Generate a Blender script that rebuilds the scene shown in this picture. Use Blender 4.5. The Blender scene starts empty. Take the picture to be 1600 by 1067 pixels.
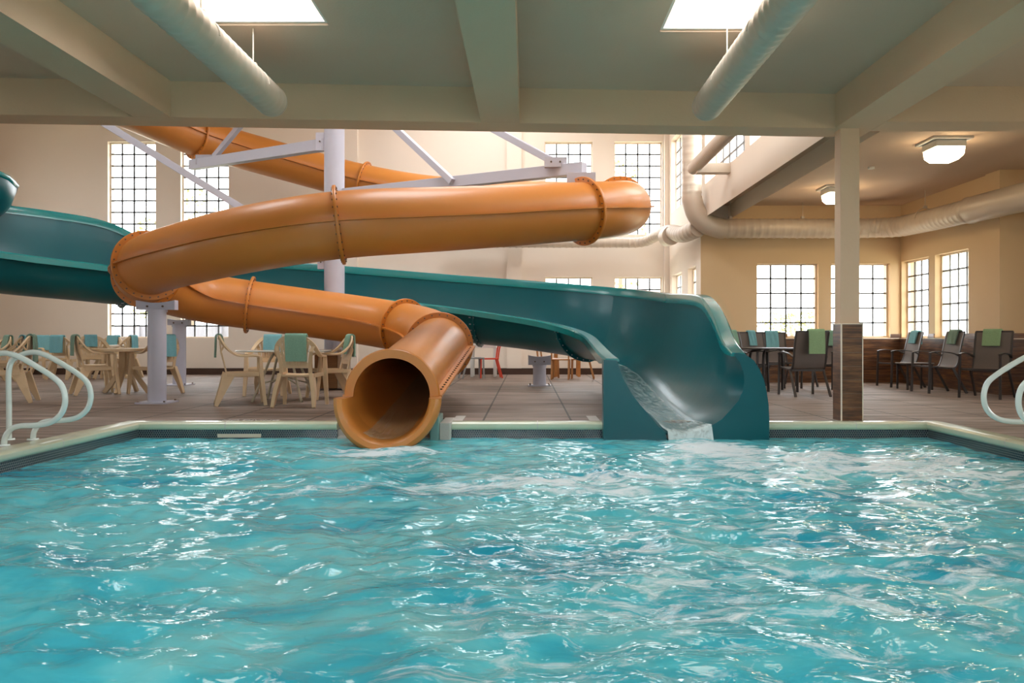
import bpy, bmesh, math, random
import numpy as np
from mathutils import Vector, Matrix
random.seed(7); np.random.seed(7)
PI = math.pi
scene = bpy.context.scene
COL = scene.collection

# ---------------------------------------------------------------- camera, world, exposure
CAMZ, FPX, CX, CY = 0.9, 1280.0, 823.0, 527.0
cam_d = bpy.data.cameras.new('camera'); cam = bpy.data.objects.new('camera', cam_d); COL.objects.link(cam)
cam.location = (0, 0, CAMZ); cam.rotation_euler = (PI/2, 0, 0)
cam_d.sensor_width = 36; cam_d.lens = 36*FPX/1600.0
cam_d.shift_x = (800-CX)/1600.0; cam_d.shift_y = (CY-533.5)/1600.0
cam_d.clip_end = 300
scene.camera = cam
scene.view_settings.view_transform = 'Standard'; scene.view_settings.look = 'None'
scene.view_settings.gamma = 1; scene.view_settings.use_curve_mapping = False
scene.view_settings.exposure = 1.5
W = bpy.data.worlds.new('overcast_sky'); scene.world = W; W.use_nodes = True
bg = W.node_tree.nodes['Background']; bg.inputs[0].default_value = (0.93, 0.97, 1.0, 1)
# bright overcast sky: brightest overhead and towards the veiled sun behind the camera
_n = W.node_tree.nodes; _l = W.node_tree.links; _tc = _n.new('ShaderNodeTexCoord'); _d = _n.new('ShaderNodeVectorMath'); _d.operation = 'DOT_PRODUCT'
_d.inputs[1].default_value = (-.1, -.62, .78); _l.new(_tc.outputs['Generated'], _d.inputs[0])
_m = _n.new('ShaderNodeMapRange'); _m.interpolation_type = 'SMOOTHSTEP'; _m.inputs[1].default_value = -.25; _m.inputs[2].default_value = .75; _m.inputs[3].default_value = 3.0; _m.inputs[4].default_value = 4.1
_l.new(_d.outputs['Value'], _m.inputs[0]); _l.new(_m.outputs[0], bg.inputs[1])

def px(x, y, Z):                       # photo pixel at depth Z -> world point
    return Vector(((x-CX)*Z/FPX, Z, CAMZ-(y-CY)*Z/FPX))
def gx(x, Z): return (x-CX)*Z/FPX

def portal(cx, cy, cz, sx, sy, direction):
    l = bpy.data.lights.new('daylight_portal', 'AREA'); l.shape = 'RECTANGLE'; l.size = sx; l.size_y = sy
    l.cycles.is_portal = True
    o = bpy.data.objects.new('daylight_portal', l); COL.objects.link(o); o.location = (cx, cy, cz)
    o.rotation_euler = Vector(direction).to_track_quat('-Z', 'Y' if abs(direction[2]) < .5 else 'Y').to_euler()

# ---------------------------------------------------------------- materials
def S(r, g, b):
    f = lambda c: (c/255/12.92) if c/255 <= .04045 else ((c/255+.055)/1.055)**2.4
    return (f(r), f(g), f(b), 1)
def mat(name, col, rough=.5, metal=0, noise=None, bump=None, coat=0, spec=None, emit=None, alpha=None):
    m = bpy.data.materials.new(name); m.use_nodes = True; nt = m.node_tree; b = nt.nodes['Principled BSDF']
    b.inputs['Base Color'].default_value = col; b.inputs['Roughness'].default_value = rough
    b.inputs['Metallic'].default_value = metal; b.inputs['Coat Weight'].default_value = coat
    b.inputs['Coat Roughness'].default_value = .12
    if spec is not None: b.inputs['Specular IOR Level'].default_value = spec
    tc = nt.nodes.new('ShaderNodeTexCoord')
    if noise:                            # (scale, amount, stretch)
        sc, am, st = noise
        mp = nt.nodes.new('ShaderNodeMapping'); mp.inputs['Scale'].default_value = st
        nt.links.new(tc.outputs['Object'], mp.inputs[0])
        n = nt.nodes.new('ShaderNodeTexNoise'); n.inputs['Scale'].default_value = sc; n.inputs['Detail'].default_value = 5
        nt.links.new(mp.outputs[0], n.inputs[0])
        mx = nt.nodes.new('ShaderNodeMix'); mx.data_type = 'RGBA'
        mx.inputs[6].default_value = tuple(c*(1-am) for c in col[:3])+(1,); mx.inputs[7].default_value = tuple(min(1, c*(1+am)) for c in col[:3])+(1,)
        nt.links.new(n.outputs[0], mx.inputs[0]); nt.links.new(mx.outputs[2], b.inputs['Base Color'])
    if bump:                             # (scale, strength)
        n = nt.nodes.new('ShaderNodeTexNoise'); n.inputs['Scale'].default_value = bump[0]; n.inputs['Detail'].default_value = 4
        nt.links.new(tc.outputs['Object'], n.inputs[0])
        bp = nt.nodes.new('ShaderNodeBump'); bp.inputs['Strength'].default_value = bump[1]; bp.inputs['Distance'].default_value = .02
        nt.links.new(n.outputs[0], bp.inputs['Height']); nt.links.new(bp.outputs[0], b.inputs['Normal'])
    if emit: b.inputs['Emission Color'].default_value = emit[0]; b.inputs['Emission Strength'].default_value = emit[1]
    return m
ONE = (1, 1, 1)
M = {}
M['wall'] = mat('painted_plaster', S(234, 220, 204), .75, noise=(1.2, .03, ONE), bump=(60, .08))
M['wall2'] = mat('painted_plaster_tan', S(222, 192, 150), .75, noise=(1.2, .03, ONE), bump=(60, .08))
M['ceil'] = mat('ceiling_paint', S(208, 182, 158), .8, noise=(2, .03, ONE), bump=(40, .1))
M['beam'] = mat('beam_paint', S(214, 184, 154), .75, noise=(2, .03, ONE), bump=(40, .1))
M['amber'] = mat('amber_fibreglass', S(198, 124, 52), .42, noise=(3, .06, ONE), bump=(9, .08), coat=.12)
M['amberd'] = mat('amber_fibreglass_edge', S(196, 118, 40), .4, noise=(6, .08, ONE), coat=.2)
M['teal'] = mat('teal_fibreglass', S(0, 88, 96), .3, noise=(4, .06, ONE), bump=(8, .06), coat=.12, spec=.3)
M['tealrim'] = mat('teal_lit_rim', S(8, 130, 130), .22, coat=.4)  # lighter teal: light caught by the rim is put into the colour
M['bolt'] = mat('bolt_steel', S(105, 85, 70), .45, .6)
M['steel'] = mat('grey_painted_steel', S(186, 184, 196), .45, noise=(5, .03, ONE))
M['duct'] = mat('painted_duct', S(205, 190, 172), .42, .1, noise=(4, .04, ONE))
M['baseb'] = mat('dark_wood_base', S(66, 42, 28), .45, noise=(4, .35, (1, 1, 12)))
M['frame'] = mat('window_metal', S(92, 92, 92), .5)
M['cream'] = mat('cream_window_trim', S(236, 220, 200), .6)
M['resin'] = mat('tan_resin', S(212, 184, 146), .5, noise=(10, .06, ONE))
M['resint'] = mat('pale_resin_top', S(222, 205, 182), .4)
M['gtop'] = mat('grey_table_top', S(186, 196, 190), .2, coat=.3)
M['gleg'] = mat('beige_metal_leg', S(196, 186, 160), .4)
M['tow_g'] = mat('green_terry', S(140, 182, 158), .95, noise=(60, .18, ONE), bump=(220, .6))
M['tow_b'] = mat('blue_terry', S(122, 180, 188), .95, noise=(60, .18, ONE), bump=(220, .6))
M['tow_gg'] = mat('grey_green_terry', S(128, 156, 138), .95, noise=(60, .18, ONE), bump=(220, .6))
M['tow_l'] = mat('leaf_green_terry', S(150, 184, 140), .95, noise=(60, .15, ONE), bump=(220, .6))
M['black'] = mat('dark_powder_coat', S(60, 54, 52), .4)
M['sling'] = mat('brown_grey_sling', S(104, 94, 88), .6, noise=(160, .25, ONE))
M['rail'] = mat('white_enamel_rail', S(222, 230, 222), .22, coat=.6)
M['cope'] = mat('glazed_coping', S(208, 212, 184), .25, noise=(9, .05, ONE), coat=.4)
M['conc'] = mat('pale_concrete', S(196, 190, 182), .8, noise=(12, .08, ONE), bump=(50, .2))
M['red'] = mat('red_plastic', S(222, 66, 32), .35)
M['wht'] = mat('white_plastic', S(222, 220, 214), .4)
M['gry'] = mat('grey_plastic', S(150, 148, 146), .5)
M['oak'] = mat('oak_wood', S(176, 116, 60), .45, noise=(6, .25, (1, 1, 8)))
M['cab'] = mat('brown_cabinet_wood', S(128, 88, 46), .5, noise=(5, .25, (1, 1, 10)))
M['lwood'] = mat('pale_wood', S(190, 168, 140), .5, noise=(5, .2, (10, 10, 1)))
M['leaf'] = mat('garden_leaves', S(150, 150, 90), .8, noise=(3, .3, ONE))
M['bark'] = mat('garden_bark', S(120, 105, 92), .9)
M['grass'] = mat('winter_lawn', S(170, 168, 140), .9, noise=(.6, .25, ONE))
M['fence'] = mat('weathered_boards', S(120, 120, 130), .9, noise=(2, .35, (9, 9, 1)))
M['lamp'] = mat('lit_diffuser', S(255, 238, 205), .5, emit=(S(255, 228, 184), 6.5))
M['drain'] = mat('dark_hole', S(20, 16, 12), .9)

def glass_mat(name, tint=(1, 1, 1, 1), frost=0):
    m = bpy.data.materials.new(name); m.use_nodes = True; nt = m.node_tree; nt.nodes.clear()
    o = nt.nodes.new('ShaderNodeOutputMaterial'); t = nt.nodes.new('ShaderNodeBsdfTransparent'); t.inputs[0].default_value = tint
    g = nt.nodes.new('ShaderNodeBsdfGlossy'); g.inputs['Roughness'].default_value = .02
    f = nt.nodes.new('ShaderNodeFresnel'); ge = nt.nodes.new('ShaderNodeNewGeometry'); ior = nt.nodes.new('ShaderNodeMapRange')
    ior.inputs[3].default_value = 1.45; ior.inputs[4].default_value = 1/1.45; nt.links.new(ge.outputs['Backfacing'], ior.inputs[0]); nt.links.new(ior.outputs[0], f.inputs[0])
    mx = nt.nodes.new('ShaderNodeMixShader'); nt.links.new(f.outputs[0], mx.inputs[0]); nt.links.new(t.outputs[0], mx.inputs[1]); nt.links.new(g.outputs[0], mx.inputs[2])
    last = mx
    if frost:
        d = nt.nodes.new('ShaderNodeBsdfTranslucent'); d.inputs[0].default_value = (.9, .95, .95, 1)
        m2 = nt.nodes.new('ShaderNodeMixShader'); m2.inputs[0].default_value = frost
        nt.links.new(mx.outputs[0], m2.inputs[1]); nt.links.new(d.outputs[0], m2.inputs[2]); last = m2
    nt.links.new(last.outputs[0], o.inputs[0]); return m
M['glass'] = glass_mat('window_glass'); M['frost'] = glass_mat('frosted_glass', (.95, 1, 1, 1), .55)

def deck_mat():
    m = mat('stamped_plank_concrete', S(150, 132, 118), .6); nt = m.node_tree; N = nt.nodes; L = nt.links; b = N['Principled BSDF']
    tc = N.new('ShaderNodeTexCoord'); sep = N.new('ShaderNodeSeparateXYZ'); L.new(tc.outputs['Object'], sep.inputs[0])
    def math_(op, a, bb=None, c=None):
        n = N.new('ShaderNodeMath'); n.operation = op
        for i, v in enumerate((a, bb, c)):
            if v is None: continue
            if hasattr(v, 'links'): L.new(v, n.inputs[i])
            else: n.inputs[i].default_value = v
        return n.outputs[0]
    mp = N.new('ShaderNodeMapping'); mp.inputs['Scale'].default_value = (.5, 5.5, 1); L.new(tc.outputs['Object'], mp.inputs[0])
    n = N.new('ShaderNodeTexNoise'); n.inputs['Scale'].default_value = 1.7; n.inputs['Detail'].default_value = 8; n.inputs['Roughness'].default_value = .62; L.new(mp.outputs[0], n.inputs[0])
    r = N.new('ShaderNodeValToRGB'); L.new(n.outputs[0], r.inputs[0])
    r.color_ramp.elements[0].position = .32; r.color_ramp.elements[0].color = S(92, 76, 66)
    r.color_ramp.elements[1].position = .68; r.color_ramp.elements[1].color = S(172, 154, 142)
    e = r.color_ramp.elements.new(.5); e.color = S(134, 116, 104)
    # plank tone
    pk = math_('FLOOR', math_('DIVIDE', sep.outputs[1], .21)); wn = N.new('ShaderNodeTexWhiteNoise'); wn.noise_dimensions = '1D'; L.new(pk, wn.inputs['W'])
    tone = math_('MULTIPLY_ADD', wn.outputs[0], .3, .84)
    # joints : lines across and along
    fy = math_('ABSOLUTE', math_('SUBTRACT', math_('FRACT', math_('DIVIDE', sep.outputs[1], .21)), .5))
    ply = math_('GREATER_THAN', fy, .482)
    fx2 = math_('ABSOLUTE', math_('SUBTRACT', math_('FRACT', math_('DIVIDE', math_('SUBTRACT', sep.outputs[0], 4.28), .95)), .5))
    jx = math_('GREATER_THAN', fx2, .488)
    fy2 = math_('ABSOLUTE', math_('SUBTRACT', math_('FRACT', math_('DIVIDE', math_('SUBTRACT', sep.outputs[1], 9.37), 2.85)), .5))
    jy = math_('GREATER_THAN', fy2, .4955)
    jn = math_('MAXIMUM', jx, jy)
    dark = math_('MULTIPLY', tone, math_('MULTIPLY', math_('SUBTRACT', 1, math_('MULTIPLY', ply, .35)), math_('SUBTRACT', 1, math_('MULTIPLY', jn, .75))))
    vm = N.new('ShaderNodeVectorMath'); vm.operation = 'SCALE'; L.new(r.outputs[0], vm.inputs[0]); L.new(dark, vm.inputs['Scale']); L.new(vm.outputs[0], b.inputs['Base Color'])
    bp = N.new('ShaderNodeBump'); bp.inputs['Strength'].default_value = .35; bp.inputs['Distance'].default_value = .01; L.new(n.outputs[0], bp.inputs['Height']); L.new(bp.outputs[0], b.inputs['Normal'])
    return m
M['deck'] = deck_mat(); M['deck'].node_tree.nodes['Principled BSDF'].inputs['Specular IOR Level'].default_value = .32

def plank_tile_mat():                     # wood-look wall tile, horizontal courses
    m = mat('wood_look_tile', S(96, 62, 40), .3, coat=.2); nt = m.node_tree; N = nt.nodes; L = nt.links; b = N['Principled BSDF']
    tc = N.new('ShaderNodeTexCoord'); mp = N.new('ShaderNodeMapping'); mp.inputs['Scale'].default_value = (1.1, 1.1, 14); L.new(tc.outputs['Object'], mp.inputs[0])
    n = N.new('ShaderNodeTexNoise'); n.inputs['Scale'].default_value = 2.2; n.inputs['Detail'].default_value = 7; n.inputs['Roughness'].default_value = .65; L.new(mp.outputs[0], n.inputs[0])
    r = N.new('ShaderNodeValToRGB'); L.new(n.outputs[0], r.inputs[0])
    r.color_ramp.elements[0].position = .33; r.color_ramp.elements[0].color = S(52, 32, 22)
    r.color_ramp.elements[1].position = .7; r.color_ramp.elements[1].color = S(142, 98, 58)
    e = r.color_ramp.elements.new(.5); e.color = S(96, 62, 40)
    sep = N.new('ShaderNodeSeparateXYZ'); L.new(tc.outputs['Object'], sep.inputs[0])
    d = N.new('ShaderNodeMath'); d.operation = 'DIVIDE'; L.new(sep.outputs[2], d.inputs[0]); d.inputs[1].default_value = .147
    f = N.new('ShaderNodeMath'); f.operation = 'FRACT'; L.new(d.outputs[0], f.inputs[0])
    g = N.new('ShaderNodeMath'); g.operation = 'LESS_THAN'; L.new(f.outputs[0], g.inputs[0]); g.inputs[1].default_value = .035
    mx = N.new('ShaderNodeMix'); mx.data_type = 'RGBA'; L.new(g.outputs[0], mx.inputs[0]); L.new(r.outputs[0], mx.inputs[6]); mx.inputs[7].default_value = S(120, 98, 80); L.new(mx.outputs[2], b.inputs['Base Color'])
    return m
M['wtile'] = plank_tile_mat()

def penny_mat():                          # dark blue penny-round mosaic in pale grout; u along wall = x+y, v = z
    m = mat('penny_mosaic', S(20, 40, 60), .25, coat=.3); nt = m.node_tree; N = nt.nodes; L = nt.links; b = N['Principled BSDF']
    tc = N.new('ShaderNodeTexCoord'); sep = N.new('ShaderNodeSeparateXYZ'); L.new(tc.outputs['Object'], sep.inputs[0])
    def mt(op, a, bb=None):
        n = N.new('ShaderNodeMath'); n.operation = op
        for i, v in enumerate((a, bb)):
            if v is None: continue
            if hasattr(v, 'links'): L.new(v, n.inputs[i])
            else: n.inputs[i].default_value = v
        return n.outputs[0]
    u = mt('ADD', sep.outputs[0], sep.outputs[1]); v = sep.outputs[2]; p = .0235; q = p*1.732
    def lat(ou, ov):
        a = mt('MULTIPLY', mt('SUBTRACT', mt('FRACT', mt('DIVIDE', mt('ADD', u, ou+100*p), p)), .5), p)
        c = mt('MULTIPLY', mt('SUBTRACT', mt('FRACT', mt('DIVIDE', mt('ADD', v, ov+100*q), q)), .5), q)
        return mt('SQRT', mt('ADD', mt('MULTIPLY', a, a), mt('MULTIPLY', c, c)))
    d = mt('MINIMUM', lat(0, 0), lat(p/2, q/2)); k = mt('GREATER_THAN', d, p*.47)
    mx = N.new('ShaderNodeMix'); mx.data_type = 'RGBA'; L.new(k, mx.inputs[0]); mx.inputs[6].default_value = S(16, 34, 52); mx.inputs[7].default_value = S(160, 166, 156); L.new(mx.outputs[2], b.inputs['Base Color'])
    return m
M['penny'] = penny_mat()

def water_mat():
    m = mat('pool_water', S(70, 180, 190), .05); nt = m.node_tree; N = nt.nodes; L = nt.links; b = N['Principled BSDF']
    b.inputs['IOR'].default_value = 1.33; b.inputs['Specular IOR Level'].default_value = .5
    tc = N.new('ShaderNodeTexCoord')
    def noise(sc, st, det=4, dist=0, rough=.55):
        mp = N.new('ShaderNodeMapping'); mp.inputs['Scale'].default_value = st; L.new(tc.outputs['Object'], mp.inputs[0])
        n = N.new('ShaderNodeTexNoise'); n.inputs['Scale'].default_value = sc; n.inputs['Detail'].default_value = det; n.inputs['Distortion'].default_value = dist; n.inputs['Roughness'].default_value = rough
        L.new(mp.outputs[0], n.inputs[0]); return n.outputs[0]
    r = N.new('ShaderNodeValToRGB'); L.new(noise(.9, (1, 1.6, 1), 5, 1.2), r.inputs[0])
    r.color_ramp.elements[0].position = .3; r.color_ramp.elements[0].color = S(34, 160, 188)
    r.color_ramp.elements[1].position = .68; r.color_ramp.elements[1].color = S(132, 214, 218)
    e = r.color_ramp.elements.new(.48); e.color = S(84, 194, 208)
    at = N.new('ShaderNodeAttribute'); at.attribute_name = 'foam'
    fn = noise(3.4, (1, 1.9, 1), 10, .9, .7)
    ad = N.new('ShaderNodeMath'); ad.operation = 'ADD'; L.new(fn, ad.inputs[0]); L.new(at.outputs['Fac'], ad.inputs[1])
    mr = N.new('ShaderNodeMapRange'); mr.inputs[1].default_value = .9; mr.inputs[2].default_value = 1.07; L.new(ad.outputs[0], mr.inputs[0])
    mx = N.new('ShaderNodeMix'); mx.data_type = 'RGBA'; L.new(mr.outputs[0], mx.inputs[0]); L.new(r.outputs[0], mx.inputs[6]); mx.inputs[7].default_value = S(238, 250, 255); L.new(mx.outputs[2], b.inputs['Base Color'])
    m3 = N.new('ShaderNodeMath'); m3.operation = 'MULTIPLY_ADD'; L.new(mr.outputs[0], m3.inputs[0]); m3.inputs[1].default_value = .45; m3.inputs[2].default_value = .035; L.new(m3.outputs[0], b.inputs['Roughness'])
    bp = N.new('ShaderNodeBump'); bp.inputs['Strength'].default_value = .4; bp.inputs['Distance'].default_value = .02
    L.new(noise(7, (1, 1.9, 1), 2, .8, .5), bp.inputs['Height']); L.new(bp.outputs[0], b.inputs['Normal'])
    return m
M['water'] = water_mat()

def sheet_mat():                          # thin running water
    m = bpy.data.materials.new('running_water'); m.use_nodes = True; nt = m.node_tree; N = nt.nodes; L = nt.links; N.clear()
    o = N.new('ShaderNodeOutputMaterial'); t = N.new('ShaderNodeBsdfTransparent'); t.inputs[0].default_value = (.92, 1, 1, 1)
    p = N.new('ShaderNodeBsdfPrincipled'); p.inputs['Base Color'].default_value = S(214, 232, 232); p.inputs['Roughness'].default_value = .12
    uv = N.new('ShaderNodeUVMap'); mp = N.new('ShaderNodeMapping'); mp.inputs['Scale'].default_value = (26, 5, 1); L.new(uv.outputs[0], mp.inputs[0])
    n = N.new('ShaderNodeTexNoise'); n.inputs['Scale'].default_value = 1.5; n.inputs['Detail'].default_value = 7; n.inputs['Distortion'].default_value = .8; L.new(mp.outputs[0], n.inputs[0])
    at = N.new('ShaderNodeAttribute'); at.attribute_name = 'foam'
    ad = N.new('ShaderNodeMath'); ad.operation = 'ADD'; L.new(n.outputs[0], ad.inputs[0]); L.new(at.outputs['Fac'], ad.inputs[1])
    mr = N.new('ShaderNodeMapRange'); mr.inputs[1].default_value = .5; mr.inputs[2].default_value = 1.05; mr.inputs[3].default_value = .1; mr.inputs[4].default_value = .85; L.new(ad.outputs[0], mr.inputs[0])
    bp = N.new('ShaderNodeBump'); bp.inputs['Strength'].default_value = .6; bp.inputs['Distance'].default_value = .02; L.new(n.outputs[0], bp.inputs['Height']); L.new(bp.outputs[0], p.inputs['Normal'])
    mx = N.new('ShaderNodeMixShader'); L.new(mr.outputs[0], mx.inputs[0]); L.new(t.outputs[0], mx.inputs[1]); L.new(p.outputs[0], mx.inputs[2]); L.new(mx.outputs[0], o.inputs[0])
    return m
M['sheet'] = sheet_mat()

# ---------------------------------------------------------------- mesh helpers
class MB:
    def __init__(s): s.v = []; s.f = []
    def add(s, vs, fs):
        n = len(s.v); s.v += [tuple(v) for v in vs]; s.f += [tuple(i+n for i in f) for f in fs]; return s
    def box(s, x0, x1, y0, y1, z0, z1):
        return s.add([(x0,y0,z0),(x1,y0,z0),(x1,y1,z0),(x0,y1,z0),(x0,y0,z1),(x1,y0,z1),(x1,y1,z1),(x0,y1,z1)],
                     [(0,3,2,1),(4,5,6,7),(0,1,5,4),(1,2,6,5),(2,3,7,6),(3,0,4,7)])
    def quad(s, a, b, c, d): return s.add([a, b, c, d], [(0,1,2,3)])
    def loft(s, rings, closed=True, caps=True):
        n = len(rings[0]); vs = [p for r in rings for p in r]; fs = []
        m = n if closed else n-1
        for i in range(len(rings)-1):
            for j in range(m):
                fs.append((i*n+j, i*n+(j+1) % n, (i+1)*n+(j+1) % n, (i+1)*n+j))
        if caps and closed: fs.append(tuple(range(n))[::-1]); fs.append(tuple((len(rings)-1)*n+j for j in range(n)))
        return s.add(vs, fs)
    def tube(s, pts, r, seg=10, caps=True, up=None):
        pts = [Vector(p) for p in pts]; rr = r if isinstance(r, (list, tuple)) else [r]*len(pts)
        return s.loft([[c+rr[i]*(math.cos(2*PI*k/seg)*sd+math.sin(2*PI*k/seg)*u) for k in range(seg)] for i, (c, sd, u) in enumerate(frames(pts, up))], True, caps)
    def bar(s, pts, w, h, up=None, wl=None):      # rectangular sweep, w along side, h along up
        pts = [Vector(p) for p in pts]; out = []
        for i, (c, sd, u) in enumerate(frames(pts, up)):
            ww, hh = (wl[i] if wl else (w, h)); out.append([c-sd*ww/2-u*hh/2, c+sd*ww/2-u*hh/2, c+sd*ww/2+u*hh/2, c-sd*ww/2+u*hh/2])
        return s.loft(out)
    def cyl(s, c, r, z0, z1, seg=24, r2=None):
        r2 = r if r2 is None else r2
        return s.loft([[(c[0]+R*math.cos(2*PI*k/seg), c[1]+R*math.sin(2*PI*k/seg), z) for k in range(seg)] for R, z in ((r, z0), (r2, z1))])
    def also(s, other, m):                        # surface detail kept in the same part, in a second material
        n0 = len(s.f); s.add(other.v, other.f); s.extra = getattr(s, 'extra', [])+[(n0, len(s.f), m)]; return s
    def build(s, name, m, parent=None, smooth=False, bevel=0, recalc=True):
        me = bpy.data.meshes.new(name); me.from_pydata(s.v, [], s.f); me.update()
        for k_, (a_, b_, _) in enumerate(getattr(s, 'extra', [])):
            for q_ in range(a_, b_): me.polygons[q_].material_index = k_+1
        if recalc:
            bm = bmesh.new(); bm.from_mesh(me); bmesh.ops.recalc_face_normals(bm, faces=bm.faces); bm.to_mesh(me); bm.free()
        o = bpy.data.objects.new(name, me); COL.objects.link(o); me.materials.append(m)
        for _, _, m2 in getattr(s, 'extra', []): me.materials.append(m2)
        if smooth:
            me.shade_smooth()
            if smooth != 'all':
                me.set_sharp_from_angle(angle=math.radians(38))
        if bevel:
            b = o.modifiers.new('soft_edges', 'BEVEL'); b.width = bevel; b.segments = 2; b.limit_method = 'ANGLE'
        if parent: o.parent = parent
        return o
def frames(pts, up=None):
    n = len(pts); T = []
    for i in range(n):
        t = (pts[min(i+1, n-1)]-pts[max(i-1, 0)]); T.append(t.normalized())
    res = []
    if up is not None:
        for i in range(n):
            sd = T[i].cross(Vector(up)).normalized(); res.append((pts[i], sd, sd.cross(T[i]).normalized()))
        return res
    ref = Vector((0, 0, 1)) if abs(T[0].z) < .9 else Vector((0, 1, 0))
    sd = T[0].cross(ref).normalized()
    for i in range(n):
        sd = (sd - T[i]*sd.dot(T[i])).normalized(); res.append((pts[i], sd, sd.cross(T[i]).normalized()))
    return res
def crom(P, sub):
    P = [Vector(p) for p in P]; out = []; idx = []
    Q = [P[0]*2-P[1]]+P+[P[-1]*2-P[-2]]
    for i in range(1, len(Q)-2):
        idx.append(len(out))
        p0, p1, p2, p3 = Q[i-1:i+3]
        t0 = 0; t1 = t0+(p1-p0).length**.5; t2 = t1+(p2-p1).length**.5; t3 = t2+(p3-p2).length**.5
        for k in range(sub):
            t = t1+(t2-t1)*k/sub
            a1 = p0*((t1-t)/(t1-t0))+p1*((t-t0)/(t1-t0)); a2 = p1*((t2-t)/(t2-t1))+p2*((t-t1)/(t2-t1)); a3 = p2*((t3-t)/(t3-t2))+p3*((t-t2)/(t3-t2))
            b1 = a1*((t2-t)/(t2-t0))+a2*((t-t0)/(t2-t0)); b2 = a2*((t3-t)/(t3-t1))+a3*((t-t1)/(t3-t1))
            out.append(b1*((t2-t)/(t2-t1))+b2*((t-t1)/(t2-t1)))
    idx.append(len(out)); out.append(P[-1]); return out, idx
def smooth_path(P, it=3):
    P = [Vector(p) for p in P]
    for _ in range(it): P = [P[0]]+[(P[i-1]+P[i]*2+P[i+1])/4 for i in range(1, len(P)-1)]+[P[-1]]
    return P
def resample(P, step):
    out = [P[0]]; acc = 0; last = P[0]
    for q in P[1:]:
        d = (q-last).length
        while acc+d >= step:
            last = last+(q-last)*((step-acc)/d); out.append(last.copy()); d = (q-last).length; acc = 0
        acc += d; last = q
    return out
def thing(name, label, cat, loc=(0,0,0), rz=0, group=None):
    o = bpy.data.objects.new(name, None); COL.objects.link(o); o.empty_display_size = .1; o.location = loc; o.rotation_euler = (0, 0, rz)
    return tag(o, label, cat, group)
def tag(o, label, cat, group=None, kind=None):
    o['label'] = label; o['category'] = cat
    if group: o['group'] = group
    if kind: o['kind'] = kind
    return o
def struct(o, label=None):
    o['kind'] = 'structure'
    if label: o['label'] = label
    return o
def dup(root, loc, rz, label, group=None):
    r = root.copy(); COL.objects.link(r); r.location = loc; r.rotation_euler = (0, 0, rz); r['label'] = label
    if group: r['group'] = group
    for ch in list(root.children):
        c = ch.copy(); COL.objects.link(c); c.parent = r
        for g in list(ch.children):
            d = g.copy(); COL.objects.link(d); d.parent = c
    return r

# ---------------------------------------------------------------- room shell
CEIL = 3.52; HTOP = 7.6; FARY = 20.0; RB = 16.3; RX = 7.44; LX = -13.6; NX = 8.6; NEARY = -5.0; HX = 3.46; BOT = 3.15
PX0, PX1, PY0, PY1, WZ = -4.08, 4.21, -3.5, 8.6, -.155
def wall_grid(axis, pos, a0, a1, z0, z1, thick, opens, name, m, label=None):
    """axis 'y': wall in plane y=pos spanning x a0..a1 ; thick signed outward"""
    A = sorted(set([a0, a1]+[v for o in opens for v in o[:2]])); Zs = sorted(set([z0, z1]+[v for o in opens for v in o[2:4]]))
    P = (lambda a, t, z: (a, pos+t, z)) if axis == 'y' else (lambda a, t, z: (pos+t, a, z))
    mb = MB()
    for i in range(len(A)-1):
        for j in range(len(Zs)-1):
            ac = (A[i]+A[i+1])/2; zc = (Zs[j]+Zs[j+1])/2
            if any(o[0] < ac < o[1] and o[2] < zc < o[3] for o in opens): continue
            for t in (0, thick): mb.quad(P(A[i], t, Zs[j]), P(A[i+1], t, Zs[j]), P(A[i+1], t, Zs[j+1]), P(A[i], t, Zs[j+1]))
    for o in opens:
        x0, x1, zz0, zz1 = o[:4]
        mb.quad(P(x0,0,zz0), P(x0,thick,zz0), P(x0,thick,zz1), P(x0,0,zz1)); mb.quad(P(x1,0,zz0), P(x1,thick,zz0), P(x1,thick,zz1), P(x1,0,zz1))
        mb.quad(P(x0,0,zz0), P(x1,0,zz0), P(x1,thick,zz0), P(x0,thick,zz0)); mb.quad(P(x0,0,zz1), P(x1,0,zz1), P(x1,thick,zz1), P(x0,thick,zz1))
    mb.quad(P(a0,0,z1), P(a1,0,z1), P(a1,thick,z1), P(a0,thick,z1))
    mb.quad(P(a0,0,z0), P(a0,thick,z0), P(a0,thick,z1), P(a0,0,z1)); mb.quad(P(a1,0,z0), P(a1,thick,z0), P(a1,thick,z1), P(a1,0,z1))
    return struct(mb.build(name, m, recalc=False), label)
wcount = [0]
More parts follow.
